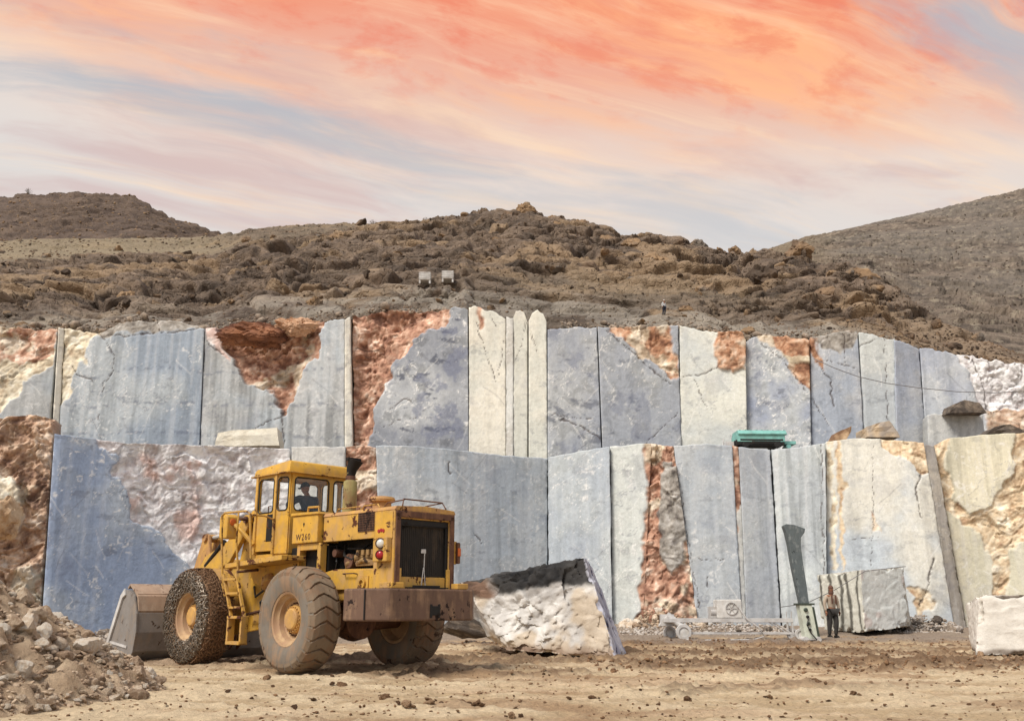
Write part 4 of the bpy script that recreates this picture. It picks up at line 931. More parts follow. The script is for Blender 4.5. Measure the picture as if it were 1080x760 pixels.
for (x, sg, ch) in ((0, 1, 0), (0, -1, 0), (3.5, 1, 1), (3.5, -1, 1)):
    w = wheel((x, TY*sg, RW+(.03 if ch else 0)), sg, lugs=not ch, chain=bool(ch)); w['label'] = ('front wheel wrapped in steel tyre chains' if ch else 'rear wheel with chevron tread')
def P(name, bm, m, parent=None, bevel=.012, **k): return obj(name, bm, m, parent or LD, bevel=bevel, **k)
# axles
bm = NB(); tube(bm, [(0, -1.0, .88), (0, -.3, .88), (0, .3, .88), (0, 1.0, .88)], [.15, .2, .2, .15], 14); lathe(bm, [(0, -.3), (.34, -.22), (.38, 0), (.34, .22), (0, .3)], 20, Matrix.Translation((0, 0, .88)) @ Matrix.Rotation(math.pi/2, 4, 'Y'))
P('rear_axle', bm, M_RUSTY, bevel=0, smooth=True)
bm = NB(); tube(bm, [(3.5, -1.0, .9), (3.5, -.3, .9), (3.5, .3, .9), (3.5, 1.0, .9)], [.15, .22, .22, .15], 14); P('front_axle', bm, M_RUSTY, bevel=0, smooth=True)
# rear frame
bm = NB()
for s in (-1, 1): prism(bm, [(-1.95, 1.30), (-1.95, 1.74), (-.2, 1.76), (.75, 1.62), (1.75, 1.5), (1.75, .75), (.9, .8), (.55, 1.2), (-.5, 1.22), (-.9, 1.25)], s*.52, s*.62)
box(bm, -1.9, -1.3, -.5, .5, 1.1, 1.6); box(bm, 1.3, 1.75, -.5, .5, .8, 1.4)
P('rear_frame', bm, M_YELR)
bm = NB(); prism(bm, [(-1.40, 1.40), (-1.40, 1.72), (-.10, 1.73), (.12, 1.62), (.12, 1.40)], .63, .68); P('side_rail', bm, M_YEL, bevel=.008)
bm = NB(); lathe(bm, [(.055, 0), (.09, 0), (.09, .05), (.055, .05)], 20, MY(-1.13, .69, 1.50, 1), closed=True); box(bm, -1.28, -.98, .68, .70, 1.40, 1.62); P('towing_eye', bm, M_YELR, bevel=0)
bm = NB(); tube(bm, [(-.95, .69, 1.66), (-.93, .75, 1.67), (-.62, .75, 1.67), (-.6, .69, 1.66)], .012, 6); P('grab_rail', bm, M_RUSTY, bevel=0)
# bumper / counterweight
bm = NB(); prism(bm, [(-1.30, -1.22), (-1.88, -1.22), (-2.16, -.92), (-2.16, .92), (-1.88, 1.22), (-1.30, 1.22), (-1.30, .70), (-1.75, .70), (-1.75, -.70), (-1.30, -.70)], .88, 1.40, 'z')
bp = P('bumper', bm, M_BUMP, bevel=.03)
bm = NB(); box(bm, -2.175, -2.15, -.13, .03, .97, 1.12); box(bm, -2.18, -2.1, -.16, -.12, .93, 1.15); box(bm, -2.18, -2.1, .02, .06, .93, 1.15); P('tow_socket', bm, M_BLK, bp, bevel=.004)
bm = NB(); box(bm, -1.895, -1.87, 1.215, 1.228, .9, 1.38); P('weld_seam', bm, M_BLK, bp, bevel=0)
for s in (-1, 1):
    bm = NB(); box(bm, -2.12, -1.78, s*.60 if s > 0 else -.86, .86 if s > 0 else -.60, 1.402, 1.50); P('step_block', bm, M_YELR, bevel=.015)
# radiator shroud (rear)
bm = NB()
xs0, xs1 = -1.93, -1.38
for s in (-1, 1):
    box(bm, xs0, xs1, s*.56, s*.69, 1.30, 2.72)
box(bm, xs0, xs1, -.56, .56, 2.56, 2.715); box(bm, xs0+.12, xs1, -.56, .56, 1.28, 1.34)
sh = P('radiator_shroud', bm, M_YELR, bevel=.02)
bm = NB(); box(bm, -1.955, -1.915, .565, .665, 1.32, 2.66); box(bm, -1.955, -1.915, -.665, -.565, 1.32, 2.66); box(bm, -1.955, -1.915, -.665, .665, 2.58, 2.69); P('rusty_rim', bm, M_RUSTY, sh, bevel=.012)
bm = NB(); box(bm, -1.84, -1.80, -.56, .56, 1.34, 2.56); rc = P('radiator', bm, M_RAD, sh, bevel=0)
for k in range(26):
    bm = NB(); box(bm, -1.847, -1.838, -.54+k*.0432-.004, -.54+k*.0432+.004, 1.44, 2.44); P('radiator_fin', bm, M_RAD, rc, bevel=0)
bm = NB()
for a in ((-.56, .56, 2.46, 2.56), (-.56, .56, 1.29, 1.44), (-.56, -.50, 1.44, 2.46), (.50, .56, 1.44, 2.46)): box(bm, -1.895, -1.84, *a)
P('radiator_frame', bm, M_BLK, sh, bevel=.01)
bm = NB(); box(bm, -1.90, -1.88, -.05, .05, 2.0, 2.07); P('maker_plate', bm, M_GALV, sh, bevel=.003)
bm = NB(); tube(bm, [(-1.90, -.02, 2.0), (-1.90, -.01, 1.75), (-1.905, -.04, 1.46)], .009, 5); tube(bm, [(-1.90, .0, 1.76), (-1.91, .05, 1.46)], .009, 5); P('guard_rod', bm, M_GALV, sh, bevel=0)
bm = NB(); box(bm, -2.0, -1.9, -.5, .4, 1.41, 1.43); box(bm, -2.0, -1.97, -.3, .3, 1.43, 1.46); P('lower_lip', bm, M_BLK, sh, bevel=.004)
# corner side panel with lamps
for s in (1, -1):
    bm = NB(); box(bm, -1.90, -1.42, s*.692, s*.705, 2.22, 2.68); P('corner_panel', bm, M_YEL, bevel=.008)
    bm = NB(); box(bm, -1.88, -1.50, s*.69, s*.80, 1.84, 2.24); lb = P('lamp_box', bm, M_YELR, bevel=.015)
    for z_, m_, r_ in ((2.14, M_LENS, .075), (1.95, M_RED, .07)):
        bm = NB(); Mx = Matrix.Translation((-1.72, s*.80, z_)) @ Matrix.Rotation(-s*math.pi/2-s*.0, 4, 'X') @ Matrix.Rotation(-.6*1, 4, 'Y')
        lathe(bm, [(r_*1.15, -.02), (r_*1.2, .035), (r_*1.05, .045), (r_*1.0, .03)], 20, Mx); P('lamp_ring', bm, M_RUSTY, lb, bevel=0, smooth=True)
        bm = NB(); lathe(bm, [(r_, .025), (r_*.8, .045), (r_*.4, .056), (0, .06)], 20, Mx); P('lamp_lens', bm, m_, lb, bevel=0, smooth=True)
bm = NB()
for q in range(3): lathe(bm, [(.0, .012), (.030, .012), (.030, 0)], 12, MY(-1.60+(q-1)*.062, .706, 2.36+(.012 if q == 1 else 0), 1))
P('reflector_cluster', bm, M_RED, bevel=0)
bm = NB(); box(bm, -1.93, -1.70, -.84, -.76, 1.85, 2.22); P('side_marker_housing', bm, M_RUSTY, bevel=.02)
bm = NB(); box(bm, -1.95, -1.92, -.83, -.77, 1.98, 2.12); P('side_marker', bm, M_ORANGE, bevel=.006)
# hood
bm = NB(); box(bm, -1.40, .12, .655, .685, 2.25, 2.72); box(bm, -1.40, .12, -.685, -.655, 2.25, 2.72); P('hood_side', bm, M_YELR, bevel=.008)
bm = NB(); prism(bm, [(-.70, 2.70), (-.66, 2.765), (0, 2.80), (.66, 2.765), (.70, 2.70), (.66, 2.69), (-.66, 2.69)], -1.94, .15, 'x'); hd_ = P('hood_top', bm, M_YELD, bevel=.008)
bm = NB(); box(bm, -1.38, -.93, .684, .690, 2.38, 2.70); P('mesh_backing', bm, M_BLK, bevel=0)
bm = NB()
for k in range(12): box(bm, -1.38+k*.041-.005, -1.38+k*.041+.005, .690, .697, 2.38, 2.70)
for k in range(9): box(bm, -1.38, -.93, .691, .699, 2.38+k*.04-.004, 2.38+k*.04+.004)
P('side_mesh', bm, M_RUSTY, bevel=0)
bm = NB(); tube(bm, [(-1.95, -.45, 2.78), (-1.86, -.44, 2.90), (-1.80, .40, 2.91), (-1.86, .47, 2.78)], .014, 6); tube(bm, [(-1.3, -.45, 2.78), (-1.4, -.44, 2.87), (-1.84, -.44, 2.895)], .012, 6); tube(bm, [(-1.3, .45, 2.78), (-1.4, .43, 2.87), (-1.82, .40, 2.895)], .012, 6); P('hood_rail', bm, M_RUSTY, bevel=0)
bm = NB(); tube(bm, [(.0, .5, 2.79), (-.05, .5, 2.85), (-.7, .5, 2.85), (-.75, .5, 2.79)], .012, 6); tube(bm, [(-.8, .52, 2.79), (-.85, .52, 2.85), (-1.25, .52, 2.85), (-1.3, .52, 2.79)], .012, 6); P('grab_rail', bm, M_YELR, bevel=0)
# engine bay (open side)
bm = NB(); box(bm, -1.35, .5, -.5, .30, 1.55, 2.3); P('engine_block', bm, M_BLK, bevel=.03)
bm = NB(); tube(bm, [(-1.3, .45, 1.98), (-.6, .45, 1.96)], .07, 10); box(bm, -1.25, -.72, .36, .56, 1.80, 1.90); tube(bm, [(-1.2, .5, 1.84), (-.95, .58, 1.9), (-.72, .52, 1.84)], .045, 8); tube(bm, [(-.65, .42, 1.95), (-.4, .5, 1.85), (-.35, .45, 1.75)], .05, 8)
for k in range(4): box(bm, -1.22+k*.14, -1.14+k*.14, .40, .56, 1.98, 2.08)
P('exhaust_manifold', bm, M_ENG, bevel=.01)
bm = NB(); tube(bm, [(-.2, .4, 2.2), (-.3, .5, 2.0), (-.55, .5, 1.92), (-.7, .45, 2.1)], .028, 8); tube(bm, [(.0, .45, 2.2), (-.1, .52, 1.9), (-.05, .5, 1.75)], .02, 8); tube(bm, [(-.9, .35, 2.2), (-.85, .5, 2.1), (-.4, .5, 2.12)], .018, 8); P('engine_hose', bm, M_RUBH, bevel=0, smooth=True)
bm = NB(); lathe(bm, [(0, -.12), (.13, -.12), (.13, .12), (0, .12)], 16, MY(-.45, .40, 1.90)); lathe(bm, [(0, -.1), (.07, -.1), (.07, .1), (0, .1)], 14, MY(-.1, .48, 2.05)); P('alternator', bm, M_RUSTY, bevel=.006)
# battery / step box with the type number on it
bm = NB(); box(bm, .16, .98, .30, .79, 2.25, 2.76); bx = P('side_box', bm, M_YEL, bevel=.015)
bm = NB(); prism(bm, [(.12, 2.755), (.14, 2.80), (1.0, 2.82), (1.02, 2.765)], .27, .82); P('box_lid', bm, M_YEL, bx, bevel=.01)
bm = NB(); tube(bm, [(.40, .60, 2.80), (.42, .60, 2.92), (.76, .60, 2.93), (.78, .60, 2.81)], .022, 8); P('lid_handle', bm, M_YELR, bx, bevel=0, smooth=True)
bm = NB(); lathe(bm, [(0, .006), (.022, .006), (.022, 0)], 12, MY(.60, .791, 2.60, 1)); prism(bm, [(.578, 2.60), (.622, 2.60), (.60, 2.54)], .791, .796); P('keyhole', bm, M_BLK, bx, bevel=0)
fc = bpy.data.curves.new('type_number', 'FONT'); fc.body = 'W260'; fc.size = .16; fc.extrude = .002; fc.space_character = 1.25
fo = bpy.data.objects.new('type_number', fc); COL.objects.link(fo); dg = bpy.context.evaluated_depsgraph_get(); fm = bpy.data.meshes.new_from_object(fo.evaluated_get(dg)); bpy.data.objects.remove(fo); fm.name = 'type_number'
fo = link('type_number', fm, bx, M_RUSTY); fo.matrix_local = Matrix.Translation((.84, .7935, 2.31)) @ Matrix.Rotation(math.pi, 4, 'Z') @ Matrix.Rotation(math.pi/2, 4, 'X')
# frame box under it
bm = NB()
for a in ((.10, .20, 1.60, 2.24), (.76, .86, 1.60, 2.24), (.20, .76, 2.12, 2.24), (.20, .76, 1.60, 1.68)): box(bm, a[0], a[1], .60, .74, a[2], a[3])
P('box_support', bm, M_YELR, bevel=.01)
bm = NB(); box(bm, .1, 1.3, -.5, .58, 1.6, 2.2); P('transmission', bm, M_BLK, bevel=.03)
# exhaust stack and air cleaner
bm = NB(); lathe(bm, [(0, 2.78), (.12, 2.78), (.13, 2.82), (.13, 3.36), (.12, 3.40), (.085, 3.42), (.07, 3.50), (.085, 3.56)], 20, Matrix.Translation((.05, .18, 0))); ex = P('exhaust_silencer', bm, M_STACK, bevel=0, smooth=True)
bm = NB(); tube(bm, [(.05, .18, 3.40), (.05, .18, 3.50)], .095, 14); P('rust_collar', bm, M_RUSTY, ex, bevel=0)
bm = NB(); tube(bm, [(.05, .18, 3.48), (.04, .17, 3.62), (-.02, .15, 3.74), (-.04, .14, 3.80)], [.075, .10, .13, .15], 14, cap=True); box(bm, -.02, .06, .0, .3, 3.78, 3.84); P('exhaust_flap', bm, M_SOOT, ex, bevel=0, smooth=True)
bm = NB(); lathe(bm, [(0, 2.77), (.17, 2.77), (.17, 2.93), (.23, 2.95), (.24, 2.99), (.22, 3.03), (.10, 3.05), (0, 3.05)], 24, Matrix.Translation((-.85, .12, 0))); P('air_cleaner', bm, M_YELD, bevel=0, smooth=True)
# cab
A_ = [(2.34, .74), (1.66, .74), (1.30, .66), (1.30, -.66), (1.66, -.74), (2.34, -.74)]
bm = NB(); prism(bm, [(x, y) for x, y in A_], 2.0, 2.10, 'z'); cab = P('cab', bm, M_YEL, bevel=.01)
def cab_panel(p0, p1, z0, z1, holes, name='cab_panel', th=.05, m=M_YEL, glass=True, parent=None, lab=None):
    """wall panel with rounded window openings; holes in (u0,u1,z0,z1)"""
    parent = parent or LD
    p0 = Vector((*p0, 0)); p1 = Vector((*p1, 0)); d = (p1-p0); Lh = d.length; d.normalize(); n = Vector((d.y, -d.x, 0))
    c = (Vector((1.8, 0, 0))-p0)
    if n.dot(c) > 0: n = -n
    bm = NB()
    def rr(u0, u1, a, b, r=.07, k=5):
        o = []
        for cx, cy, s in ((u1-r, b-r, 0), (u0+r, b-r, 1), (u0+r, a+r, 2), (u1-r, a+r, 3)):
            for i in range(k+1): t = math.pi/2*(s+i/k); o.append((cx+r*math.cos(t), cy+r*math.sin(t)))
        return o
    edges_u = [0]+sorted(sum([[h[0], h[1]] for h in holes], []))+[Lh]
    def V(u, z, t): return p0+d*u+n*t+Vector((0, 0, z))
    us = [0]
    if holes:
        mids = [(holes[i][1]+holes[i+1][0])/2 for i in range(len(holes)-1)]; bounds = [0]+mids+[Lh]
    for i, h in enumerate(holes):
        a, b = bounds[i], bounds[i+1]; inner = rr(*h, r=min(.09, (h[1]-h[0])*.3)); outer = []
        cxm, czm = (h[0]+h[1])/2, (h[2]+h[3])/2
        for (u, z) in inner:
            du, dz = u-cxm, z-czm; t = min([(b-cxm)/du if du > 1e-6 else 1e9, (a-cxm)/du if du < -1e-6 else 1e9, (z1-czm)/dz if dz > 1e-6 else 1e9, (z0-czm)/dz if dz < -1e-6 else 1e9]); outer.append((cxm+du*t, czm+dz*t))
        # push corner hits to the true corners
        for cu, cz in ((a, z0), (a, z1), (b, z0), (b, z1)):
            j = min(range(len(outer)), key=lambda j: (outer[j][0]-cu)**2+(outer[j][1]-cz)**2); outer[j] = (cu, cz)
        N_ = len(inner)
        vi = {(k, s): [bm.verts.new(V(u, z, s*th/2)) for u, z in (inner, outer)[k]] for k in (0, 1) for s in (-1, 1)}
        for j in range(N_):
            q = (j+1) % N_
            for s in (-1, 1): bm.faces.new([vi[0, s][j], vi[0, s][q], vi[1, s][q], vi[1, s][j]])
            bm.faces.new([vi[0, -1][j], vi[0, -1][q], vi[0, 1][q], vi[0, 1][j]]); bm.faces.new([vi[1, -1][j], vi[1, -1][q], vi[1, 1][q], vi[1, 1][j]])
    if not holes:
        M = Matrix(((d.x, n.x, 0, p0.x), (d.y, n.y, 0, p0.y), (0, 0, 1, 0), (0, 0, 0, 1))); box(bm, 0, Lh, -th/2, th/2, z0, z1, M)
    o = obj(name, bm, m, parent)
    if glass and name != 'door':
        for h in holes:
            M = Matrix(((d.x, n.x, 0, p0.x), (d.y, n.y, 0, p0.y), (0, 0, 1, 0), (0, 0, 0, 1)))
            g = NB(); pts = rr(h[0]-.012, h[1]+.012, h[2]-.012, h[3]+.012, r=.07)
            A = [g.verts.new(V(u, z, -.006)) for u, z in pts]; B = [g.verts.new(V(u, z, .0)) for u, z in pts]; g.faces.new(A); g.faces.new(B[::-1])
            for j in range(len(A)): g.faces.new([A[j], A[(j+1) % len(A)], B[(j+1) % len(A)], B[j]])
            obj('window_glass', g, M_GLASS, o)
            g = NB(); q = rr(h[0], h[1], h[2], h[3], r=.075); tube(g, [tuple(V(u, z, th/2)) for u, z in q+q[:1]], .014, 6, cap=False); obj('rubber_seal', g, M_RUBH, o)
    return o
ZT = 3.66
# rear: lower panel and window panel with two openings
cab_panel(A_[2], A_[3], 2.10, 2.84, [])
cab_panel(A_[2], A_[3], 2.84, ZT, [(.07, .86, 2.92, 3.56), (.98, 1.25, 2.92, 3.56)])
cab_panel(A_[1], A_[2], 2.10, 2.84, [])
cab_panel(A_[1], A_[2], 2.84, ZT, [(.045, .325, 2.92, 3.56)])
cab_panel(A_[0], A_[1], 2.16, ZT, [(.07, .60, 2.90, 3.56)], name='cab_side')
# the doorway: black plate painted as the shade inside its lower part, cab side is closed
bm = NB(); box(bm, 1.68, 1.92, .755, .775, 2.34, 2.86); P('doorway_shade_plate', bm, M_BLK, bevel=.01)
bm = NB(); box(bm, 1.92, 2.30, .757, .785, 2.26, 3.62); 
bm.free()
bm = NB(); box(bm, 2.28, 2.36, .70, .80, 2.10, 3.68); box(bm, 1.62, 1.69, .72, .79, 2.10, 3.68); P('door_post', bm, M_YELR, bevel=.01)
bm = NB(); tube(bm, [(1.74, .80, 3.02), (1.74, .86, 3.0), (1.74, .86, 2.6), (1.74, .80, 2.58)], .012, 6); P('door_handle', bm, M_RUSTY, bevel=0)
cab_panel(A_[3], A_[4], 2.10, ZT, [(.045, .325, 2.92, 3.56)])
cab_panel(A_[4], A_[5], 2.10, ZT, [(.05, .64, 2.7, 3.60)])
cab_panel(A_[5], A_[0], 2.10, ZT, [(.06, 1.42, 2.60, 3.60)])
# roof: raised rear fascia, slightly crowned
bm = NB(); prism(bm, [(1.20, 3.64), (1.24, 3.86), (1.32, 3.88), (2.44, 3.80), (2.52, 3.76), (2.50, 3.64)], -.78, .78); 
for v in bm.verts:
    if v.co.z > 3.7: v.co.y *= .95
P('roof', bm, M_YEL, bevel=.03, smooth=True)
bm = NB(); box(bm, 1.16, 2.54, -.82, .82, 3.625, 3.65); P('roof_rim', bm, M_YELR, bevel=.01)
bm = NB(); prism(bm, [(1.55, 2.55), (1.68, 2.5), (2.05, 2.52), (2.05, 2.62), (1.72, 2.62), (1.62, 2.68), (1.52, 2.98), (1.44, 2.98)], -.27, .2); P('operator_seat', bm, M_SEAT, bevel=.03)
bm = NB(); box(bm, 1.5, 1.95, -.22, .16, 2.1, 2.5); P('seat_base', bm, M_BLK)
bm = NB(); lathe(bm, [(.19, -.012), (.205, 0), (.19, .012), (.175, 0)], 24, Matrix.Translation((2.12, 0, 2.86)) @ Matrix.Rotation(-.5, 4, 'Y'), closed=True); tube(bm, [(2.3, 0, 2.3), (2.12, 0, 2.86)], .025, 8); tube(bm, [(2.12, -.19, 2.86), (2.12, .19, 2.86)], .012, 6); P('steering_wheel', bm, M_RUBH, bevel=0, smooth=True)
# platform, steps, hand rails
for s in (1, -1):
    bm = NB(); prism(bm, [(.55, 1.93), (.55, 2.02), (2.55, 1.92), (2.55, 1.83)], .74*s, 1.26*s); P('platform', bm, M_YELR, bevel=.01)
    bm = NB(); prism(bm, [(.8, 1.92), (2.5, 1.84), (2.3, 1.55), (1.75, 1.48), (1.3, 1.7)], .70*s, .74*s); P('platform_skirt', bm, M_YEL, bevel=.008)
bm = NB()
tube(bm, [(2.52, 1.30, 1.70), (2.56, 1.34, 2.30), (2.58, 1.36, 2.84), (2.50, 1.36, 2.89), (1.75, 1.34, 2.88), (1.62, 1.32, 2.82), (1.60, 1.26, 1.98)], .021, 8)
tube(bm, [(1.98, 1.28, 1.75), (2.0, 1.35, 2.3), (2.0, 1.35, 2.88)], .021, 8); tube(bm, [(1.6, 1.30, 2.80), (1.62, 1.0, 2.80), (1.64, .8, 2.75)], .018, 8)
P('hand_rail', bm, M_YELR, bevel=0, smooth=True)
bm = NB(); 
for dx in (0, 1):
    x0, x1 = (2.36, 1.98) if dx else (1.90, 1.52)
    prism(bm, [(x0, 1.72), (x0-.05, 1.72), (x1-.05, .93), (x1, .93)], 1.34, 1.40)
    box(bm, x1-.055, x1+.005, 1.30, 1.44, .46, .94)
for k in range(3):
    f = (k+.35)/3; x = 2.31-.38*f; z = 1.70-.77*f; box(bm, x-.44, x, 1.31, 1.43, z-.02, z+.025)
box(bm, 1.48, 1.96, 1.28, 1.46, .90, .95); box(bm, 1.48, 1.96, 1.28, 1.46, .44, .50)
P('ladder', bm, M_YELR, bevel=.006)
bm = NB(); tube(bm, [(1.95, 1.32, 1.75), (1.9, .9, 1.8)], .03, 6); tube(bm, [(1.7, 1.3, .95), (1.6, .7, 1.1)], .03, 6); P('ladder_bracket', bm, M_RUSTY, bevel=0)
# hydraulics in the joint
bm = NB(); tube(bm, [(1.5, .5, 1.6), (1.75, .9, 1.2), (1.5, 1.0, .8), (1.1, .8, .85)], .022, 8); tube(bm, [(1.55, .45, 1.5), (1.85, .85, 1.0), (1.45, .95, .6), (1.0, .7, .9)], .02, 8); tube(bm, [(1.6, .6, 1.65), (2.1, .8, 1.3), (2.5, .6, 1.5)], .022, 8); P('hydraulic_hose', bm, M_RUBH, bevel=0, smooth=True)
bm = NB(); tube(bm, [(1.2, .75, 1.12), (1.9, .78, 1.02)], .06, 10); tube(bm, [(1.9, .78, 1.02), (2.5, .72, .95)], .03, 8); P('steering_cylinder', bm, M_YELR, bevel=0, smooth=True)
bm = NB(); tube(bm, [(1.75, .72, 1.62), (1.62, .8, 1.50)], .16, 14); P('air_tank', bm, M_YELD, bevel=.02)
bm = NB(); tube(bm, [(1.95, 0, .6), (1.95, 0, 1.75)], .14, 14); box(bm, 1.6, 2.3, -.3, .3, .62, .74); box(bm, 1.6, 2.3, -.3, .3, 1.5, 1.62); P('articulation_joint', bm, M_RUSTY, bevel=.01)
# front frame with loader tower
bm = NB()
for s in (-1, 1): prism(bm, [(2.15, .7), (2.15, 1.65), (2.5, 1.9), (2.62, 2.98), (2.78, 3.02), (2.92, 2.9), (3.15, 2.0), (4.2, 1.45), (4.3, .7), (3.4, .55)], s*.50, s*.58)
box(bm, 2.2, 4.2, -.5, .5, .75, 1.15); box(bm, 2.5, 2.95, -.5, .5, 1.5, 1.9)
P('front_frame', bm, M_YEL, bevel=.012)
bm = NB(); tube(bm, [(2.78, -.75, 2.82), (2.78, .75, 2.82)], .07, 12); tube(bm, [(2.72, .76, 2.82), (2.72, .9, 2.82)], .03, 8)
P('tower_pin', bm, M_RUSTY, bevel=0)
# lift arms, bell crank, cylinders
for s in (1, -1):
    bm = NB(); prism(bm, [(2.68, 2.92), (2.88, 2.92), (3.5, 2.42), (4.35, 2.15), (5.0, 1.5), (5.45, .62), (5.45, .38), (5.22, .36), (4.75, 1.15), (4.15, 1.72), (3.35, 2.0), (2.7, 2.68)], s*.60, s*.70); P('lift_arm', bm, M_YEL, bevel=.015)
    bm = NB(); tube(bm, [(2.9, s*.45, 1.1), (3.9, s*.47, 1.45)], .085, 12); P('lift_cylinder', bm, M_YELR, bevel=0, smooth=True)
bm = NB(); tube(bm, [(4.2, -.6, 1.95), (4.2, .6, 1.95)], .16, 14); P('cross_tube', bm, M_YELR, bevel=.01)
bm = NB()
for s in (-1, 1): prism(bm, [(4.62, 2.62), (4.74, 2.66), (4.86, 2.60), (5.18, 1.9), (5.32, 1.2), (5.16, 1.12), (4.92, 1.7), (4.72, 2.0), (4.56, 1.9), (4.48, 2.1)], .36+s*.12-.03, .36+s*.12+.03)
tube(bm, [(4.74, .18, 2.56), (4.74, .56, 2.56)], .085, 12); P('bell_crank', bm, M_YELD, bevel=.012)
bm = NB(); tube(bm, [(3.0, .36, 2.86), (3.75, .36, 2.68)], .105, 14); tube(bm, [(2.86, .36, 2.9), (3.02, .36, 2.86)], .13, 12); P('tilt_cylinder', bm, M_YELR, bevel=0, smooth=True)
bm = NB(); tube(bm, [(3.7, .36, 2.69), (4.74, .36, 2.56)], .045, 10); P('tilt_piston_rod', bm, M_GALV, bevel=0, smooth=True)
bm = NB(); tube(bm, [(3.6, .70, 2.42), (4.35, .66, 1.95)], .055, 10); P('side_cylinder', bm, M_BLK, bevel=0, smooth=True)
bm = NB(); tube(bm, [(5.2, .36, 1.2), (5.5, .36, .95)], .07, 10); P('tilt_link', bm, M_RUSTY, bevel=0)
# work lamp on its bracket
bm = NB(); tube(bm, [(2.3, .8, 2.3), (2.55, 1.0, 2.62), (2.75, 1.06, 2.74)], .045, 8); P('lamp_arm', bm, M_YEL, bevel=0, smooth=True)
bm = NB(); prism(bm, [(2.66, 2.42), (2.66, 2.84), (2.74, 2.90), (2.92, 2.90), (2.96, 2.84), (2.96, 2.46), (2.9, 2.42)], .96, 1.20); hl = P('headlight', bm, M_YEL, bevel=.02); 
bm = NB(); lathe(bm, [(.09, 0), (.08, .02), (0, .035)], 18, Matrix.Translation((2.965, 1.08, 2.70)) @ Matrix.Rotation(math.pi/2, 4, 'Y')); P('lamp_lens', bm, M_ORANGE, hl, bevel=0, smooth=True)
bm = NB(); lathe(bm, [(.07, 0), (.065, .02), (0, .03)], 16, Matrix.Translation((2.655, 1.08, 2.74)) @ Matrix.Rotation(-math.pi/2, 4, 'Y')); P('turn_lamp', bm, M_ORANGE, hl, bevel=0, smooth=True)
# front mudguards
for s in (1, -1):
    bm = NB(); a = [(3.5+1.02*math.cos(t), .93+1.02*math.sin(t)) for t in np.linspace(2.75, 2.0, 6)]; b = [(3.5+.99*math.cos(t), .93+.99*math.sin(t)) for t in np.linspace(2.0, 2.75, 6)]
    prism(bm, a+b, s*.86, s*1.2); P('mudguard', bm, M_YELR, bevel=0)
# bucket
prof = [(5.86, 1.47), (5.52, 1.34), (5.33, .98), (5.28, .60), (5.36, .22), (5.58, .04), (6.62, .02), (6.62, .05), (5.62, .09), (5.42, .26), (5.345, .60), (5.39, .95), (5.56, 1.29), (5.88, 1.42)]
bm = NB(); prism(bm, prof, -1.60, 1.60); bk = P('bucket', bm, M_BUCK, bevel=.006)
for s in (1, -1):
    bm = NB(); prism(bm, [(5.88, 1.48), (5.50, 1.36), (5.31, .98), (5.26, .60), (5.34, .20), (5.57, .02), (6.62, .02), (6.50, .40), (6.05, 1.30)], s*1.60, s*1.635); P('side_plate', bm, M_BUCK, bk, bevel=.004)
    bm = NB(); prism(bm, [(5.90, 1.50), (6.07, 1.36), (6.52, .44), (6.64, .03), (6.54, .03), (6.42, .40), (5.98, 1.30), (5.86, 1.36)], s*1.636, s*1.675); P('side_cutter', bm, M_GALV, bk, bevel=.004)
    bm = NB(); prism(bm, [(5.60, .28), (5.60, .33), (6.46, .42), (6.47, .37)], s*1.636, s*1.655); P('wear_strip', bm, M_GALV, bk, bevel=0)
bm = NB(); prism(bm, [(5.92, 1.49), (5.86, 1.56), (5.60, 1.42), (5.46, 1.30), (5.37, 1.02), (5.33, 1.03), (5.42, 1.34), (5.58, 1.46), (5.86, 1.60), (5.96, 1.52)], -1.58, 1.58); P('top_lip', bm, M_BUCKT, bk, bevel=.005)
bm = NB(); box(bm, 5.34, 5.40, -1.55, 1.55, 1.00, 1.06); box(bm, 5.46, 5.52, -1.57, 1.57, 1.34, 1.39); P('stiffener_rib', bm, M_BUCKT, bk, bevel=.008)
for k in range(8):
    bm = NB(); y = -1.45+k*2.9/7; prism(bm, [(6.55, .0), (6.55, .08), (6.72, .06), (6.86, .02), (6.72, .0)], y-.05, y+.05); P('bucket_tooth', bm, M_GALV, bk, bevel=.004)
for y in (-.66, .66):
    bm = NB(); prism(bm, [(5.30, .2), (5.30, 1.05), (5.02, .62), (5.08, .36)], y-.12, y-.07); prism(bm, [(5.30, .2), (5.30, 1.05), (5.02, .62), (5.08, .36)], y+.07, y+.12); P('bucket_bracket', bm, M_RUSTY, bk, bevel=.005)
# the operator, seated with his back to us, arms forward on the wheel
op = thing('person', 'operator in dark jacket and black cap sitting in the loader cab', 'person', (-2.887+.12*.72, 17.979-.12*.695, .10), math.radians(136))
def oj(x, y, z, r): return ((x, y, z), r)
J = {'pel': oj(1.72, .0, 2.66, (.15, .12)), 'bel': oj(1.74, .0, 2.80, (.15, .11)), 'che': oj(1.80, .0, 3.02, (.18, .12)), 'nek': oj(1.86, .0, 3.20, .06),
     'hd': oj(1.90, .0, 3.27, .055), 'sl': oj(1.82, .19, 3.12, .075), 'el': oj(1.95, .38, 2.98, .055), 'wl': oj(2.10, .22, 2.92, .04), 'sr': oj(1.82, -.19, 3.12, .075), 'er': oj(1.98, -.30, 2.90, .055), 'wr': oj(2.12, -.16, 2.90, .04),
     'kl': oj(2.12, .16, 2.66, .08), 'al': oj(2.22, .16, 2.25, .05), 'kr': oj(2.12, -.16, 2.66, .08), 'ar': oj(2.22, -.16, 2.25, .05)}
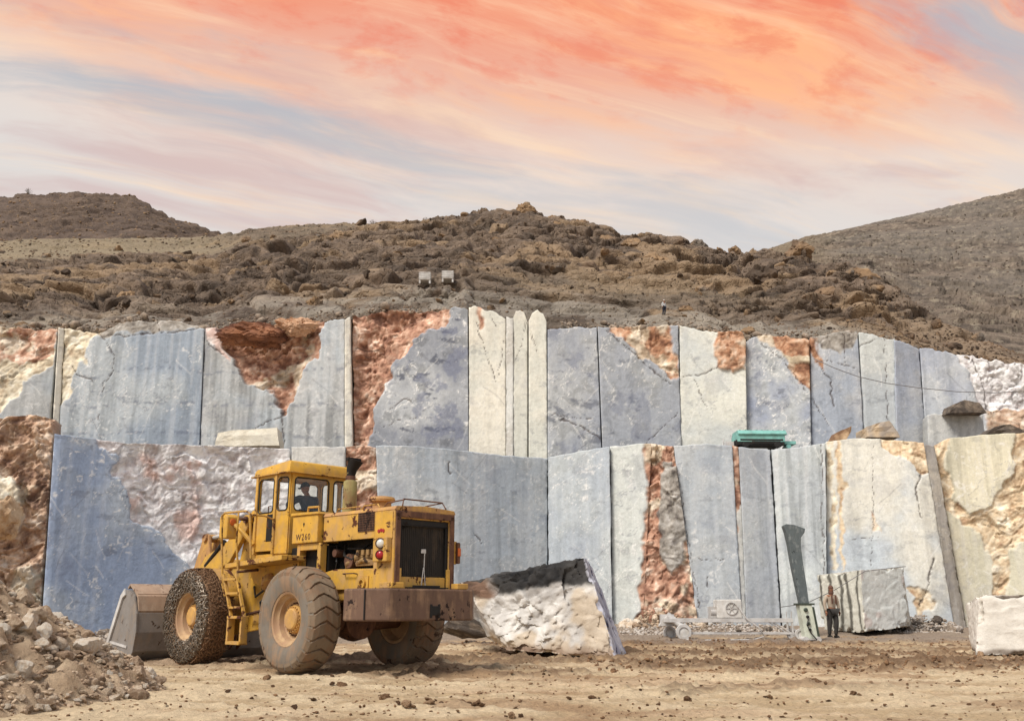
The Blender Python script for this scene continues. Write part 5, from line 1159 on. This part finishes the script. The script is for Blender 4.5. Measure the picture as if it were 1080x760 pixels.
skinmesh('body', {k: (v[0], tuple(q*.9 for q in v[1]) if hasattr(v[1], '__len__') else v[1]*.9) for k, v in J.items()}, [('pel', 'bel'), ('bel', 'che'), ('che', 'nek'), ('nek', 'hd'), ('che', 'sl'), ('sl', 'el'), ('el', 'wl'), ('che', 'sr'), ('sr', 'er'), ('er', 'wr'), ('pel', 'kl'), ('kl', 'al'), ('pel', 'kr'), ('kr', 'ar')], M_SKIN, op)
T = {k: J[k] for k in ('bel', 'che', 'sl', 'el', 'wl', 'sr', 'er', 'wr')}
T = {k: (v[0], tuple(q*1.12 for q in v[1]) if hasattr(v[1], '__len__') else v[1]*1.25) for k, v in T.items()}; T['col'] = oj(1.85, 0, 3.15, .085); T['hem'] = oj(1.72, 0, 2.66, (.17, .14))
skinmesh('jacket', T, [('bel', 'che'), ('bel', 'hem'), ('che', 'col'), ('che', 'sl'), ('sl', 'el'), ('el', 'wl'), ('che', 'sr'), ('sr', 'er'), ('er', 'wr')], M_JACK, op)
T = {k: J[k] for k in ('pel', 'kl', 'al', 'kr', 'ar')}; T = {k: (v[0], .1 if k[0] == 'k' else .07 if k[0] == 'a' else (.16, .13)) for k, v in T.items()}
skinmesh('trousers', T, [('pel', 'kl'), ('kl', 'al'), ('pel', 'kr'), ('kr', 'ar')], M_TROU, op)
HM = head(op, (1.93, 0, 3.33), 1.0, math.pi/2+.25, .2)
bm = NB(); bmesh.ops.create_icosphere(bm, subdivisions=3, radius=1.)
for v in bm.verts:
    c = v.co.copy(); v.co = HM @ Vector((c.x*.086, c.y*.108+.004, max(c.z, -.12)*.105+.032))
M_ = HM @ Matrix.Translation((0, -.09, .03)); prism_pts = [(-.07, 0), (-.055, -.06), (0, -.08), (.055, -.06), (.07, 0)]
a = [bm.verts.new(M_ @ Vector((x, y, .0))) for x, y in prism_pts]; b = [bm.verts.new(M_ @ Vector((x, y, .012))) for x, y in prism_pts]; bm.faces.new(a); bm.faces.new(b[::-1])
for i in range(5): bm.faces.new([a[i], a[(i+1) % 5], b[(i+1) % 5], b[i]])
obj('cap', bm, M_CAP, op, smooth='all')
bm = NB(); hand(bm, (2.10, .22, 2.92), (.6, -.4, .3), (0, 1, 0)); hand(bm, (2.12, -.16, 2.90), (.6, .4, .3), (0, -1, 0)); obj('hands', bm, M_SKIN, op, smooth='all')
bm = NB()
for y in (-.16, .16): prism(bm, [(2.16, 2.11), (2.16, 2.22), (2.24, 2.26), (2.36, 2.18), (2.42, 2.11)], y-.05, y+.05)
obj('shoes', bm, M_BLK, op, bevel=.02)
# ------------------------------------------------------------------ big blocks and other things
def hexblock(name, corners, n, m_cols, amp=.05, seed=1, face_col=None, chip=.06, mat=None):
    """corners: 8 points, bottom ring 0-3 (front-left, front-right, back-right, back-left), top ring 4-7; rough-hewn solid with broken edges"""
    c = [np.array(p, float) for p in corners]
    faces = {'front': (0, 1, 5, 4), 'right': (1, 2, 6, 5), 'back': (2, 3, 7, 6), 'left': (3, 0, 4, 7), 'top': (4, 5, 6, 7), 'bottom': (3, 2, 1, 0)}
    cen = sum(c)/8; Vs = []; Qs = []; Cs = []; o = 0
    for f, ids in faces.items():
        a, b, d, e = [c[i] for i in ids]; u = np.linspace(0, 1, n)[None, :, None]; v = np.linspace(0, 1, n)[:, None, None]
        P_ = (a*(1-u)+b*u)*(1-v)+(e*(1-u)+d*u)*v
        ed = np.minimum(np.minimum(u, 1-u), np.minimum(v, 1-v))[..., 0]
        k = amp.get(f, .03) if isinstance(amp, dict) else amp
        out = P_-cen; out = out/np.linalg.norm(out, axis=-1)[..., None]
        D_all = fbm(P_*1.4, 3, seed)*.012
        h, ee, cc = facet(P_*np.array([1.6, 1.6, 2.]), seed); h2, e2, c2 = facet(P_*4.5, seed+1)
        D = D_all+((h*ss(ee, 0, .05)*1.0+h2*ss(e2, 0, .06)*.45+fbm(P_*5, 4, seed+2, .6)*.3)*k)*ss(ed, 0, .05)
        nick = np.exp(-ed*n/2.2)*np.maximum(0, fbm(P_*3.5, 4, seed+5)+.1)*chip*2
        P_ = P_+out*(D-nick)[..., None]
        col = face_col(f, u[..., 0]+0*v[..., 0], v[..., 0]+0*u[..., 0], P_, h, h2) if face_col else np.ones(P_.shape)*.5
        Vs.append(P_.reshape(-1, 3)); Cs.append(col.reshape(-1, 3)); Qs.append(gridq(n, n)+o); o += n*n
    me = npmesh(name, np.concatenate(Vs), np.concatenate(Qs), np.clip(np.concatenate(Cs), .01, .82))
    bm = bmesh.new(); bm.from_mesh(me); bmesh.ops.remove_doubles(bm, verts=bm.verts, dist=.004); bmesh.ops.recalc_face_normals(bm, faces=bm.faces); bm.to_mesh(me); bm.free()
    me.polygons.foreach_set('use_smooth', np.ones(len(me.polygons), bool)); me.set_sharp_from_angle(angle=.9)
    return link(name, me, None, mat or M_WALL)
def mixc(a, b, k): k = np.clip(k, 0, 1)[..., None]; return lin(a)*(1-k)+lin(b)*k
def G(px, py, Y, z=None): return at(px, py, Y)
# big tilted boulder right of the loader
def bcol(f, u, v, P_, h, h2):
    g = fbm(P_*2., 5, 12); k = .5+.5*g+.3*h2
    C = mixc((172, 168, 164), (224, 221, 216), k*1.1)
    w = ss(fbm(P_*.9, 4, 33), .15, .45)*.6; C = C*(1-w[..., None])+lin((190, 168, 136))*w[..., None]
    if f == 'front':
        w = ss(v+.05*g, .72, .78)*ss(u, .14, .28); C = C*(1-w[..., None])+mixc((34, 34, 36), (84, 82, 80), k*.8)*w[..., None]
        w = ss(v+.06*g, .72, .80)*(1-ss(u, .14, .28)); C = C*(1-w[..., None])+mixc((62, 52, 48), (132, 104, 86), k)*w[..., None]
        w = ss(-v-.05*g, -.16, -.02); C = C*(1-w[..., None])+mixc((120, 98, 84), (170, 150, 132), k)*w[..., None]
    if f == 'right': C = mixc((150, 152, 172), (206, 206, 214), k); w = ss(1-np.abs(fbm(np.stack([u*6, v*1.2, u*0], -1), 3, 4)), .86, .96); C = C*(1-w[..., None])+lin((78, 76, 100))*w[..., None]
    if f == 'top': C = mixc((34, 34, 36), (84, 82, 80), k*.8)
    return C*.93
B1 = hexblock('marble_boulder', [at(534, 685, 23.4), at(650, 694, 22.3), at(662, 690, 24.2), at(492, 658, 26.), at(486, 614, 24.2), at(618, 588, 22.9), at(622, 594, 25.), at(478, 618, 26.4)], 70, None,
              {'front': .15, 'right': .05, 'top': .12}, 3, bcol, .08)
tag(B1, 'big tilted grey white boulder with black crust along its sloping top beside the loader', 'boulder')
def smallrock(name, px, py, Y, s, m, lab, cat='rock', group=None, sc=None, rot=None, meshes=None, sink=.3):
    me = R.choice(meshes or ROCKS).copy(); me.name = name; o = link(name, me, None, m); p = at(px, py, Y); o.location = p
    o.scale = sc or (s, s*.9, s*.8); o.rotation_euler = rot or (R.uniform(-.3, .3), R.uniform(-.3, .3), R.uniform(0, 6)); return tag(o, lab, cat, group)
smallrock('stone', 492, 662, 24.6, .42, M_GREYR, 'grey white rock lying between the loader bumper and the big tilted boulder', 'rock', sc=(.75, .5, .36), rot=(.1, .2, .2))
smallrock('stone', 482, 640, 30., .5, M_GREYR, 'pale rock half hidden behind the rear of the loader', 'rock', sc=(.7, .5, .5))
# striped block at the foot of the wall
def scol(f, u, v, P_, h, h2):
    g = fbm(P_*1.6, 5, 22); k = .5+.6*g
    if f == 'left':
        C = mixc((206, 206, 194), (224, 222, 210), k); x = (1-u)+.03*g
        for a, w_ in ((.10, .035), (.30, .04), (.54, .05), (.70, .05), (.92, .03)):
            q = (1-ss(np.abs((1-x)-a-.03*np.sin(v*5+a*9)), w_*.4, w_))*.9; C = C*(1-q[..., None])+lin((84, 82, 74))*q[..., None]
    elif f == 'front': C = mixc((196, 200, 197), (214, 216, 213), k); q = ss(fbm(P_*1.3+5, 3, 9), .3, .5)*.4; C = C*(1-q[..., None])+lin((196, 168, 160))*q[..., None]
    else: C = mixc((170, 166, 156), (206, 202, 192), k)
    return C*.93
B2 = hexblock('marble_block', [at(912, 667, 34.6), at(959, 660, 35.6), at(962, 661, 38.5), at(868, 664, 38.6), at(908, 601, 34.8), at(953, 598, 35.8), at(949, 600, 38.2), at(860, 606, 38.6)], 56, None, {'front': .025, 'left': .03}, 8, scol, .12)
tag(B2, 'marble block with dark striped cream side and flat lavender front behind the standing worker', 'stone block')
def ccol(f, u, v, P_, h, h2):
    g = fbm(P_*2, 5, 42); C = mixc((206, 200, 190), (224, 219, 210), .5+.6*g)
    w = (1-ss(v+.04*g, .03, .10))[..., None]*.8; C = C*(1-w)+lin((110, 96, 84))*w
    return C*.95
B3 = hexblock('marble_block', [at(1029, 690, 23.4), at(1138, 690, 22.8), at(1150, 684, 26), at(1024, 684, 25.), at(1033, 627, 23.6), at(1140, 626, 23.0), at(1142, 630, 26), at(1016, 638, 25.2)], 56, None, .03, 19, ccol, .15)
tag(B3, 'pale cream block cut square, standing by itself at the right edge of the floor', 'stone block')
for px, py, Y, s in [(1034, 690, 23.2, .10), (1060, 692, 23., .08), (1100, 692, 22.8, .1)]:
    p = at(px, py, Y); inst('rock', ROCKS, M_CLOD, GROUND, tuple(p), s)
smallrock('boulder', 2, 545, 31., .8, M_SLABR, 'smooth cream boulder stuck in the brown broken rock at the left edge', 'boulder', sc=(.7, .5, .8), rot=(.1, .1, 1.), meshes=BIGR)
# overhanging rock in the orange hollow
ov = rockmesh('rock', 333, 5, .9, 14, .14, .5); M_OV = rock_mat('orange_brown_rock', 3., .08, .9, use_col=False, cols=[(92, 58, 44), (150, 104, 78), (190, 142, 108), (206, 168, 138)], grain=.3, crackle=.3)
o = link('rock', ov, UP, M_OV); o.location = at(272, 352, 48.1); o.scale = (2.15, 1.0, .95); o.rotation_euler = (0, .06, 0); o['label'] = 'overhanging orange brown boulder at the head of the hollow'
o = link('rock', rockmesh('rock', 337, 5, .9, 12, .14, .5), UP, M_OV); o.location = at(313, 344, 48.3); o.scale = (1.2, .7, .55); o.rotation_euler = (0, -.1, 0)
# things on the bench between the two faces
def slabrock(px, py, Y, pts, th, m, lab, name='stone_slab', cat='stone slab'):
    bm = NB(); base = at(px, py, Y); s = Y/1033.
    prism(bm, [((x-px)*s, (py-y)*s) for x, y in pts], -th/2, th/2); bmesh.ops.triangulate(bm, faces=bm.faces); bmesh.ops.subdivide_edges(bm, edges=bm.edges, cuts=2, use_grid_fill=True)
    for v in bm.verts:
        q = np.array(v.co[:])[None]+px; dd = fbm(q*1.5, 3, 4)[0]*.12; v.co += Vector((dd*.6, dd, dd*.6))
    o = obj(name, bm, m, None, bevel=0); o.location = base; return tag(o, lab, cat)
slabrock(265, 470, 44.6, [(229, 472), (232, 458), (246, 455), (270, 454), (296, 452), (299, 472)], 1.2, M_CREAMR, 'low cream slab lying on the bench above the rough white rock')
slabrock(886, 466, 42.6, [(873, 468), (880, 457), (897, 450), (896, 456), (888, 468)], .7, M_SLABR, 'thin leaning tan slab on the bench right of the teal machine')
o = slabrock(924, 462, 42.8, [(908, 464), (908, 453), (920, 448), (934, 446), (942, 458), (944, 464)], 1.3, M_SLABR, 'brown layered rock like a small tent standing on the bench edge', 'rock', 'rock')
slabrock(1014, 436, 46.3, [(996, 437), (1000, 429), (1014, 423), (1030, 426), (1037, 437)], 1.0, M_GREYR, 'pale broken rock heaped on the grey ledge near the right end', 'rock', 'rock')
slabrock(1050, 456, 41.6, [(1034, 459), (1044, 452), (1062, 449), (1076, 455), (1078, 459)], .9, M_GREYR, 'flat grey slabs lying on top of the yellowish stone face', 'stone_slab')
# teal machine
tl = thing('stone_drill', 'teal metal compressor cabinet with ridged roof standing on the bench between the two faces', 'compressor', tuple(at(800, 473, 43.4)), .04)
tl.name = 'air_compressor'; tl.scale = (1.05, 1, .8)
s = 43.4/1033
bm = NB(); box(bm, -26*s, 24*s, -.5, .5, .12, .42); P('base_frame', bm, M_BLK, tl)
bm = NB(); box(bm, -25*s, 25*s, -.52, .52, .30, .70); P('cabinet', bm, M_TEAL, tl, bevel=.02)
bm = NB(); box(bm, -22*s, 23*s, -.525, -.50, .36, .46); box(bm, -10*s, 20*s, -.53, -.5, .2, .34); P('louvre', bm, M_BLK, tl, bevel=0)
bm = NB(); prism(bm, [(-.58, .70), (-.60, .76), (-.45, .98), (.45, .98), (.6, .76), (.58, .70)], -24*s, 27*s, 'x'); rf = P('roof', bm, M_TEAL, tl, bevel=.02)
for k in range(9):
    bm = NB(); x = (-22+k*5.8)*s; box(bm, x, x+.05, -.47, .47, .98, 1.0); P('roof_rib', bm, M_TEAL, rf, bevel=.004)
bm = NB(); box(bm, 26*s, 38*s, -.3, .3, .22, .40); tube(bm, [(30*s, -.3, .1), (30*s, .3, .1)], .12, 12); P('tool_tray', bm, M_TEAL, tl)
bm = NB(); box(bm, -36*s, -27*s, -.25, .25, .1, .36); tube(bm, [(-38*s, 0, .1), (-36*s, 0, .6)], .03, 6); P('control_box', bm, M_GALV, tl)
for x in (-.7, .7):
    bm = NB(); tube(bm, [(x, -.55, .14), (x, .55, .14)], .15, 14); P('wheel', bm, M_RUBH, tl, bevel=.02)
# cable slung along the upper face
def slung(name, pts, r, lab, m=M_CHALK):
    bm = NB(); P_ = [at(*q) for q in pts]; tube(bm, [tuple(p) for p in P_], r, 5); return tag(obj(name, bm, m, None, smooth='all'), lab, 'cable')
q = [(858, 378, 46.2), (880, 388, 46.0), (905, 397, 45.8), (935, 404, 45.6), (970, 409, 45.4), (1010, 413, 45.2), (1050, 414, 45.1), (1090, 412, 45.), (1140, 406, 44.8)]
slung('cable', q, .022, 'thin grey cable sagging across the upper face at the right')
slung('cable', [(822, 640, 38), (850, 636, 37), (880, 622, 34.4), (912, 602, 34.6), (955, 597, 35.6)], .014, 'thin wire running from the green machine over the striped block')
# two pale tanks up on the hill
for k, (px, lab) in enumerate([(452, 'white box tank on thin legs among the hillside rocks, the left one of two'), (473, 'white slatted box tank on the hillside, the right one of two')]):
    p = hill_seen(px, 300); s = math.hypot(p[0], p[1])/1033; t = thing('water_tank', lab, 'tank', (p[0], p[1]-.3, p[2]-.02), .05, 'white tanks on the hillside')
    w = 6.6*s; bm = NB(); box(bm, -w, w, -.6, .6, .0, 9.5*s); P('tank_body', bm, M_WHITE, t, bevel=.05)
    for j in range(4): bm = NB(); box(bm, -w-.02, w+.02, -.62, .62, .10+j*.22*s*9.5, .14+j*.22*s*9.5); P('band', bm, M_GALV, t, bevel=0)
    for a in (-1, 1):
        for b in (-.5, .5): bm = NB(); box(bm, a*w*.85-.05, a*w*.85+.05, b-.05, b+.05, -.22, .02); P('leg', bm, M_GALV, t, bevel=0)
# wire saw carriage at the foot of the wall
Y0 = 32.5; s = Y0/1033
o0 = at(770, 672, Y0); wm = thing('wire_saw', 'dusty white wire saw carriage, long low frame on small wheels below the blue face', 'stone saw', (o0[0], Y0, RISE(o0[0], Y0)), -.03)
def wx(px): return (px-770)*s
zf = lambda py: (674-py)*s
bm = NB()
for y in (-.32, .32):
    box(bm, wx(700), wx(834), y-.04, y+.04, zf(656), zf(652)); box(bm, wx(718), wx(834), y-.03, y+.03, zf(668), zf(666))
for px in (706, 724, 752, 790, 833): box(bm, wx(px)-.03, wx(px)+.03, -.30, .30, zf(656)+.01, zf(653))
for px in (722, 833): 
    for y in (-.32, .32): box(bm, wx(px)-.03, wx(px)+.03, y-.028, y+.028, zf(667), zf(656))
for y in (-.32, .32):
    tube(bm, [(wx(812), y, zf(655)), (wx(832), y, zf(667))], .02, 5); tube(bm, [(wx(832), y, zf(655)), (wx(833), y, zf(645))], .02, 5)
P('frame', bm, M_GALV, wm, bevel=.005)
for px, r, dy in ((720, 8.2, -.42), (709, 7., .42), (840, 6., -.42), (838, 6, .42)):
    z = r*s; bm = NB(); lathe(bm, [(r*s*.62, -.07), (r*s*.95, -.07), (r*s, -.03), (r*s, .03), (r*s*.95, .07), (r*s*.62, .07)], 24, MY(wx(px), dy, z), closed=True); w = P('wheel', bm, M_GALV, wm, bevel=0, smooth=True)
    bm = NB(); lathe(bm, [(0, -.05), (r*s*.62, -.03), (r*s*.62, .03), (0, .05)], 20, MY(wx(px), dy, z)); P('rim', bm, M_WHITE, w, bevel=0, smooth=True)
bm = NB(); tube(bm, [(wx(722), -.3, zf(662)), (wx(706), -.2, zf(650)), (wx(697), 0, zf(660))], [.1, .14, .06], 10); box(bm, wx(698), wx(712), -.18, .18, zf(660), zf(648)); P('drawbar', bm, M_GALV, wm, bevel=.01)
bm = NB(); box(bm, wx(756), wx(782), -.34, .34, zf(652), zf(633)); hb = P('motor_housing', bm, M_WHITE, wm, bevel=.03)
bm = NB(); lathe(bm, [(6.4*s, 0), (6.4*s, .03), (5.6*s, .03), (5.6*s, 0)], 28, MY(wx(771), -.345, zf(642), -1), closed=True); lathe(bm, [(0, .02), (1.6*s, .02), (1.6*s, 0)], 14, MY(wx(771), -.345, zf(642), -1))
for k in range(6): a = k*math.pi/3; tube(bm, [(wx(771), -.36, zf(642)), (wx(771)+5.8*s*math.cos(a), -.36, zf(642)+5.8*s*math.sin(a))], .01, 4)
P('fan_guard', bm, M_GALV, hb, bevel=0)
bm = NB(); lathe(bm, [(0, -.12), (4.5*s, -.12), (4.5*s, .12), (0, .12)], 20, Matrix.Translation((wx(754), -.1, zf(646))) @ Matrix.Rotation(math.pi/2, 4, 'Y')); box(bm, wx(749), wx(756), -.2, .2, zf(652), zf(640)); P('pulley_cover', bm, M_GALV, wm, bevel=.01)
bm = NB(); tube(bm, [(wx(778), -.36, zf(640)), (wx(785), -.45, zf(652)), (wx(798), -.5, zf(662)), (wx(802), -.5, zf(670)), (wx(790), -.6, zf(673)), (wx(740), -.7, zf(673.5)), (wx(722), -.6, zf(673))], .025, 6); P('supply_hose', bm, M_GALV, wm, bevel=0, smooth=True)
# pale green control cabinet with the tall dark flared slab behind it
Y1 = 31.8; s = Y1/1033
cb = thing('control_cabinet', 'narrow pale green machine cabinet on a stand beneath the tall dark flared post', 'cabinet', (at(853, 677, Y1)[0], Y1, RISE(at(853, 677, Y1)[0], Y1)), 0)
def cx_(px): return (px-853)*s
def cz_(py): return (677-py)*s
bm = NB(); bodyp = [(cx_(844), cz_(640)), (cx_(857), cz_(640)), (cx_(861), cz_(674)), (cx_(848), cz_(674))]; prism(bm, bodyp, -.22, .22); P('cabinet_body', bm, M_GREEN, cb, bevel=.012)
bm = NB(); prism(bm, [(cx_(857.2), cz_(642)), (cx_(859.5), cz_(642)), (cx_(863.5), cz_(674)), (cx_(861.2), cz_(674))], -.2, .2); P('side_panel', bm, M_DGREEN, cb, bevel=0)
bm = NB(); box(bm, cx_(842), cx_(860), -.24, .24, cz_(640), cz_(638.3)); P('tray', bm, M_DGREEN, cb, bevel=.005)
for x, y, r in ((850, 645, 2.1), (851.5, 652, 1.6), (852, 659, 1.8), (853, 665, 1.5)):
    bm = NB(); lathe(bm, [(r*s, 0), (r*s, .05), (r*s*.6, .07), (0, .07)], 14, MY(cx_(x), -.22, cz_(y), -1)); P('dial', bm, M_DGREEN if r > 1.7 else M_BLK, cb, bevel=0)
bm = NB(); tube(bm, [(cx_(852), -.26, cz_(654)), (cx_(849), -.36, cz_(660)), (cx_(853), -.3, cz_(668)), (cx_(858), -.4, cz_(675))], .02, 5); P('cable', bm, M_RUBH, cb, bevel=0)
bm = NB()
for px in (848, 861): tube(bm, [(cx_(px), -.3, .07), (cx_(px), .3, .07)], .09, 10); 
box(bm, cx_(846), cx_(864), -.25, .25, cz_(675.5), cz_(674)); P('foot', bm, M_GALV, cb, bevel=.006)
pp = [(834, 559), (837, 557), (846, 558), (857, 562), (856, 566), (852, 571), (851, 580), (852, 600), (854, 622), (855, 640), (846, 640), (843, 620), (840, 598), (838, 578), (836, 566)]
s2 = 34.6/1033; bm = NB(); prism(bm, [((x-850)*s2, (676-y)*s2) for x, y in pp], -.16, .16); prism(bm, [((x-850)*s2, (676-y)*s2) for x, y in ((846.2, 640), (854.8, 640), (856, 676), (848, 676))], -.13, .13)
ps = obj('stone_post', bm, M_DSLAB, None, bevel=.015); ps.location = (at(850, 676, 34.6)[0], 34.6, RISE(8, 34.6)-.12)
tag(ps, 'tall dark speckled post that flares out at the top, standing beside the worker', 'post')
# workers
def worker(px, py, Y, H, lab, shirt, trou, hair, yaw, small=False, name='person'):
    p = at(px, py, Y); z0 = float(p[2]) if small else gz(p[0], Y)
    t = thing(name, lab, 'person', (p[0], Y, z0), yaw); k = H/1.75
    def q(x, y, z, r): return ((x*k, y*k, z*k), tuple(a*k for a in r) if hasattr(r, '__len__') else r*k)
    J = {'pel': q(0, 0, .95, (.13, .10)), 'wai': q(0, 0, 1.08, (.13, .10)), 'che': q(0, -.01, 1.32, (.155, .11)), 'nec': q(0, -.01, 1.50, .055), 'hea': q(0, -.02, 1.58, .055),
         'sl': q(.18, 0, 1.42, .06), 'el': q(.25, .02, 1.15, .045), 'wl': q(.24, -.06, .90, .03), 'sr': q(-.18, 0, 1.42, .06), 'er': q(-.26, .03, 1.15, .045), 'wr': q(-.27, -.05, .90, .03),
         'hl': q(.09, 0, .90, .085), 'kl': q(.10, -.05, .50, .06), 'al': q(.09, .03, .09, .042), 'hr': q(-.09, 0, .90, .085), 'kr': q(-.11, .03, .50, .06), 'ar': q(-.12, .10, .09, .042)}
    ed = [('pel', 'wai'), ('wai', 'che'), ('che', 'nec'), ('nec', 'hea'), ('che', 'sl'), ('sl', 'el'), ('el', 'wl'), ('che', 'sr'), ('sr', 'er'), ('er', 'wr'), ('pel', 'hl'), ('hl', 'kl'), ('kl', 'al'), ('pel', 'hr'), ('hr', 'kr'), ('kr', 'ar')]
    skinmesh('body', J, ed, M_SKIN, t)
    def grow(keys, f): return {a: (J[a][0], tuple(b*f+.008 for b in J[a][1]) if hasattr(J[a][1], '__len__') else J[a][1]*f+.008) for a in keys}
    S = grow(('pel', 'wai', 'che', 'sl', 'el', 'wl', 'sr', 'er', 'wr'), 1.2); S['pel'] = (S['pel'][0], (.155*k, .125*k)); S['nec'] = q(0, -.01, 1.47, .075)
    skinmesh('shirt', S, [e for e in ed if e[0] in S and e[1] in S], shirt, t)
    S = grow(('pel', 'hl', 'kl', 'al', 'hr', 'kr', 'ar'), 1.35); skinmesh('trousers', S, [e for e in ed if e[0] in S and e[1] in S], trou, t)
    bm = NB()
    for a in ('al', 'ar'):
        x, y, z = J[a][0]; prism(bm, [(y+.07*k, 0), (y+.07*k, .09*k), (y-.03*k, .11*k), (y-.15*k, .06*k), (y-.18*k, .02*k), (y-.18*k, 0)], x-.045*k, x+.045*k, 'x')
    obj('shoes', bm, M_BLK, t, bevel=.012)
    M = head(t, tuple(Vector((0, -.035, 1.64))*k), k, 0., .08)
    bm = NB(); bmesh.ops.create_icosphere(bm, subdivisions=3, radius=1.)
    for v in bm.verts: c = v.co.copy(); v.co = M @ (Vector((c.x*.082, c.y*.104+.014, max(c.z, -.35)*.098+.036))*k)
    obj('hair', bm, hair, t, smooth='all')
    bm = NB(); hand(bm, J['wl'][0], (0, -.12, -1), (0, -1, 0), k); hand(bm, J['wr'][0], (0, -.12, -1), (0, -1, 0), k); obj('hands', bm, M_SKIN, t, smooth='all')
    return t, k, M
w, k, M = worker(880, 672, 33.4, 1.72, 'worker in beige vest and dark trousers and brown head scarf standing before the striped block', M_VEST, M_TROU, M_SCARF, .25)
bm = NB()
for s_, e in ((.05, 1), (-.09, -1)): prism(bm, [(s_, 1.12), (s_+.05, 1.12), (s_+.06, 1.40), (s_, 1.42)], -.155, -.142)
obj('vest_front', bm, M_SCARF, w, bevel=.004)
bm = NB(); lathe(bm, [(.085, 1.46), (.095, 1.49), (.085, 1.53), (.065, 1.55), (.06, 1.50)], 18, Matrix.Translation((0, -.015, 0))); obj('scarf', bm, M_SCARF, w, smooth='all')
pH = hill_seen(701, 334)
sH = 17.5/1033*math.hypot(pH[0], pH[1])
w2, k2, M2 = worker(701, 333, float(pH[1])-.6, sH, 'tiny distant worker in light shirt and blue trousers standing above the upper face', M_LSHIRT, M_JACK, M_WHITE, .6, small=True)
w2.location = (pH[0], pH[1]-.5, pH[2]-.05)
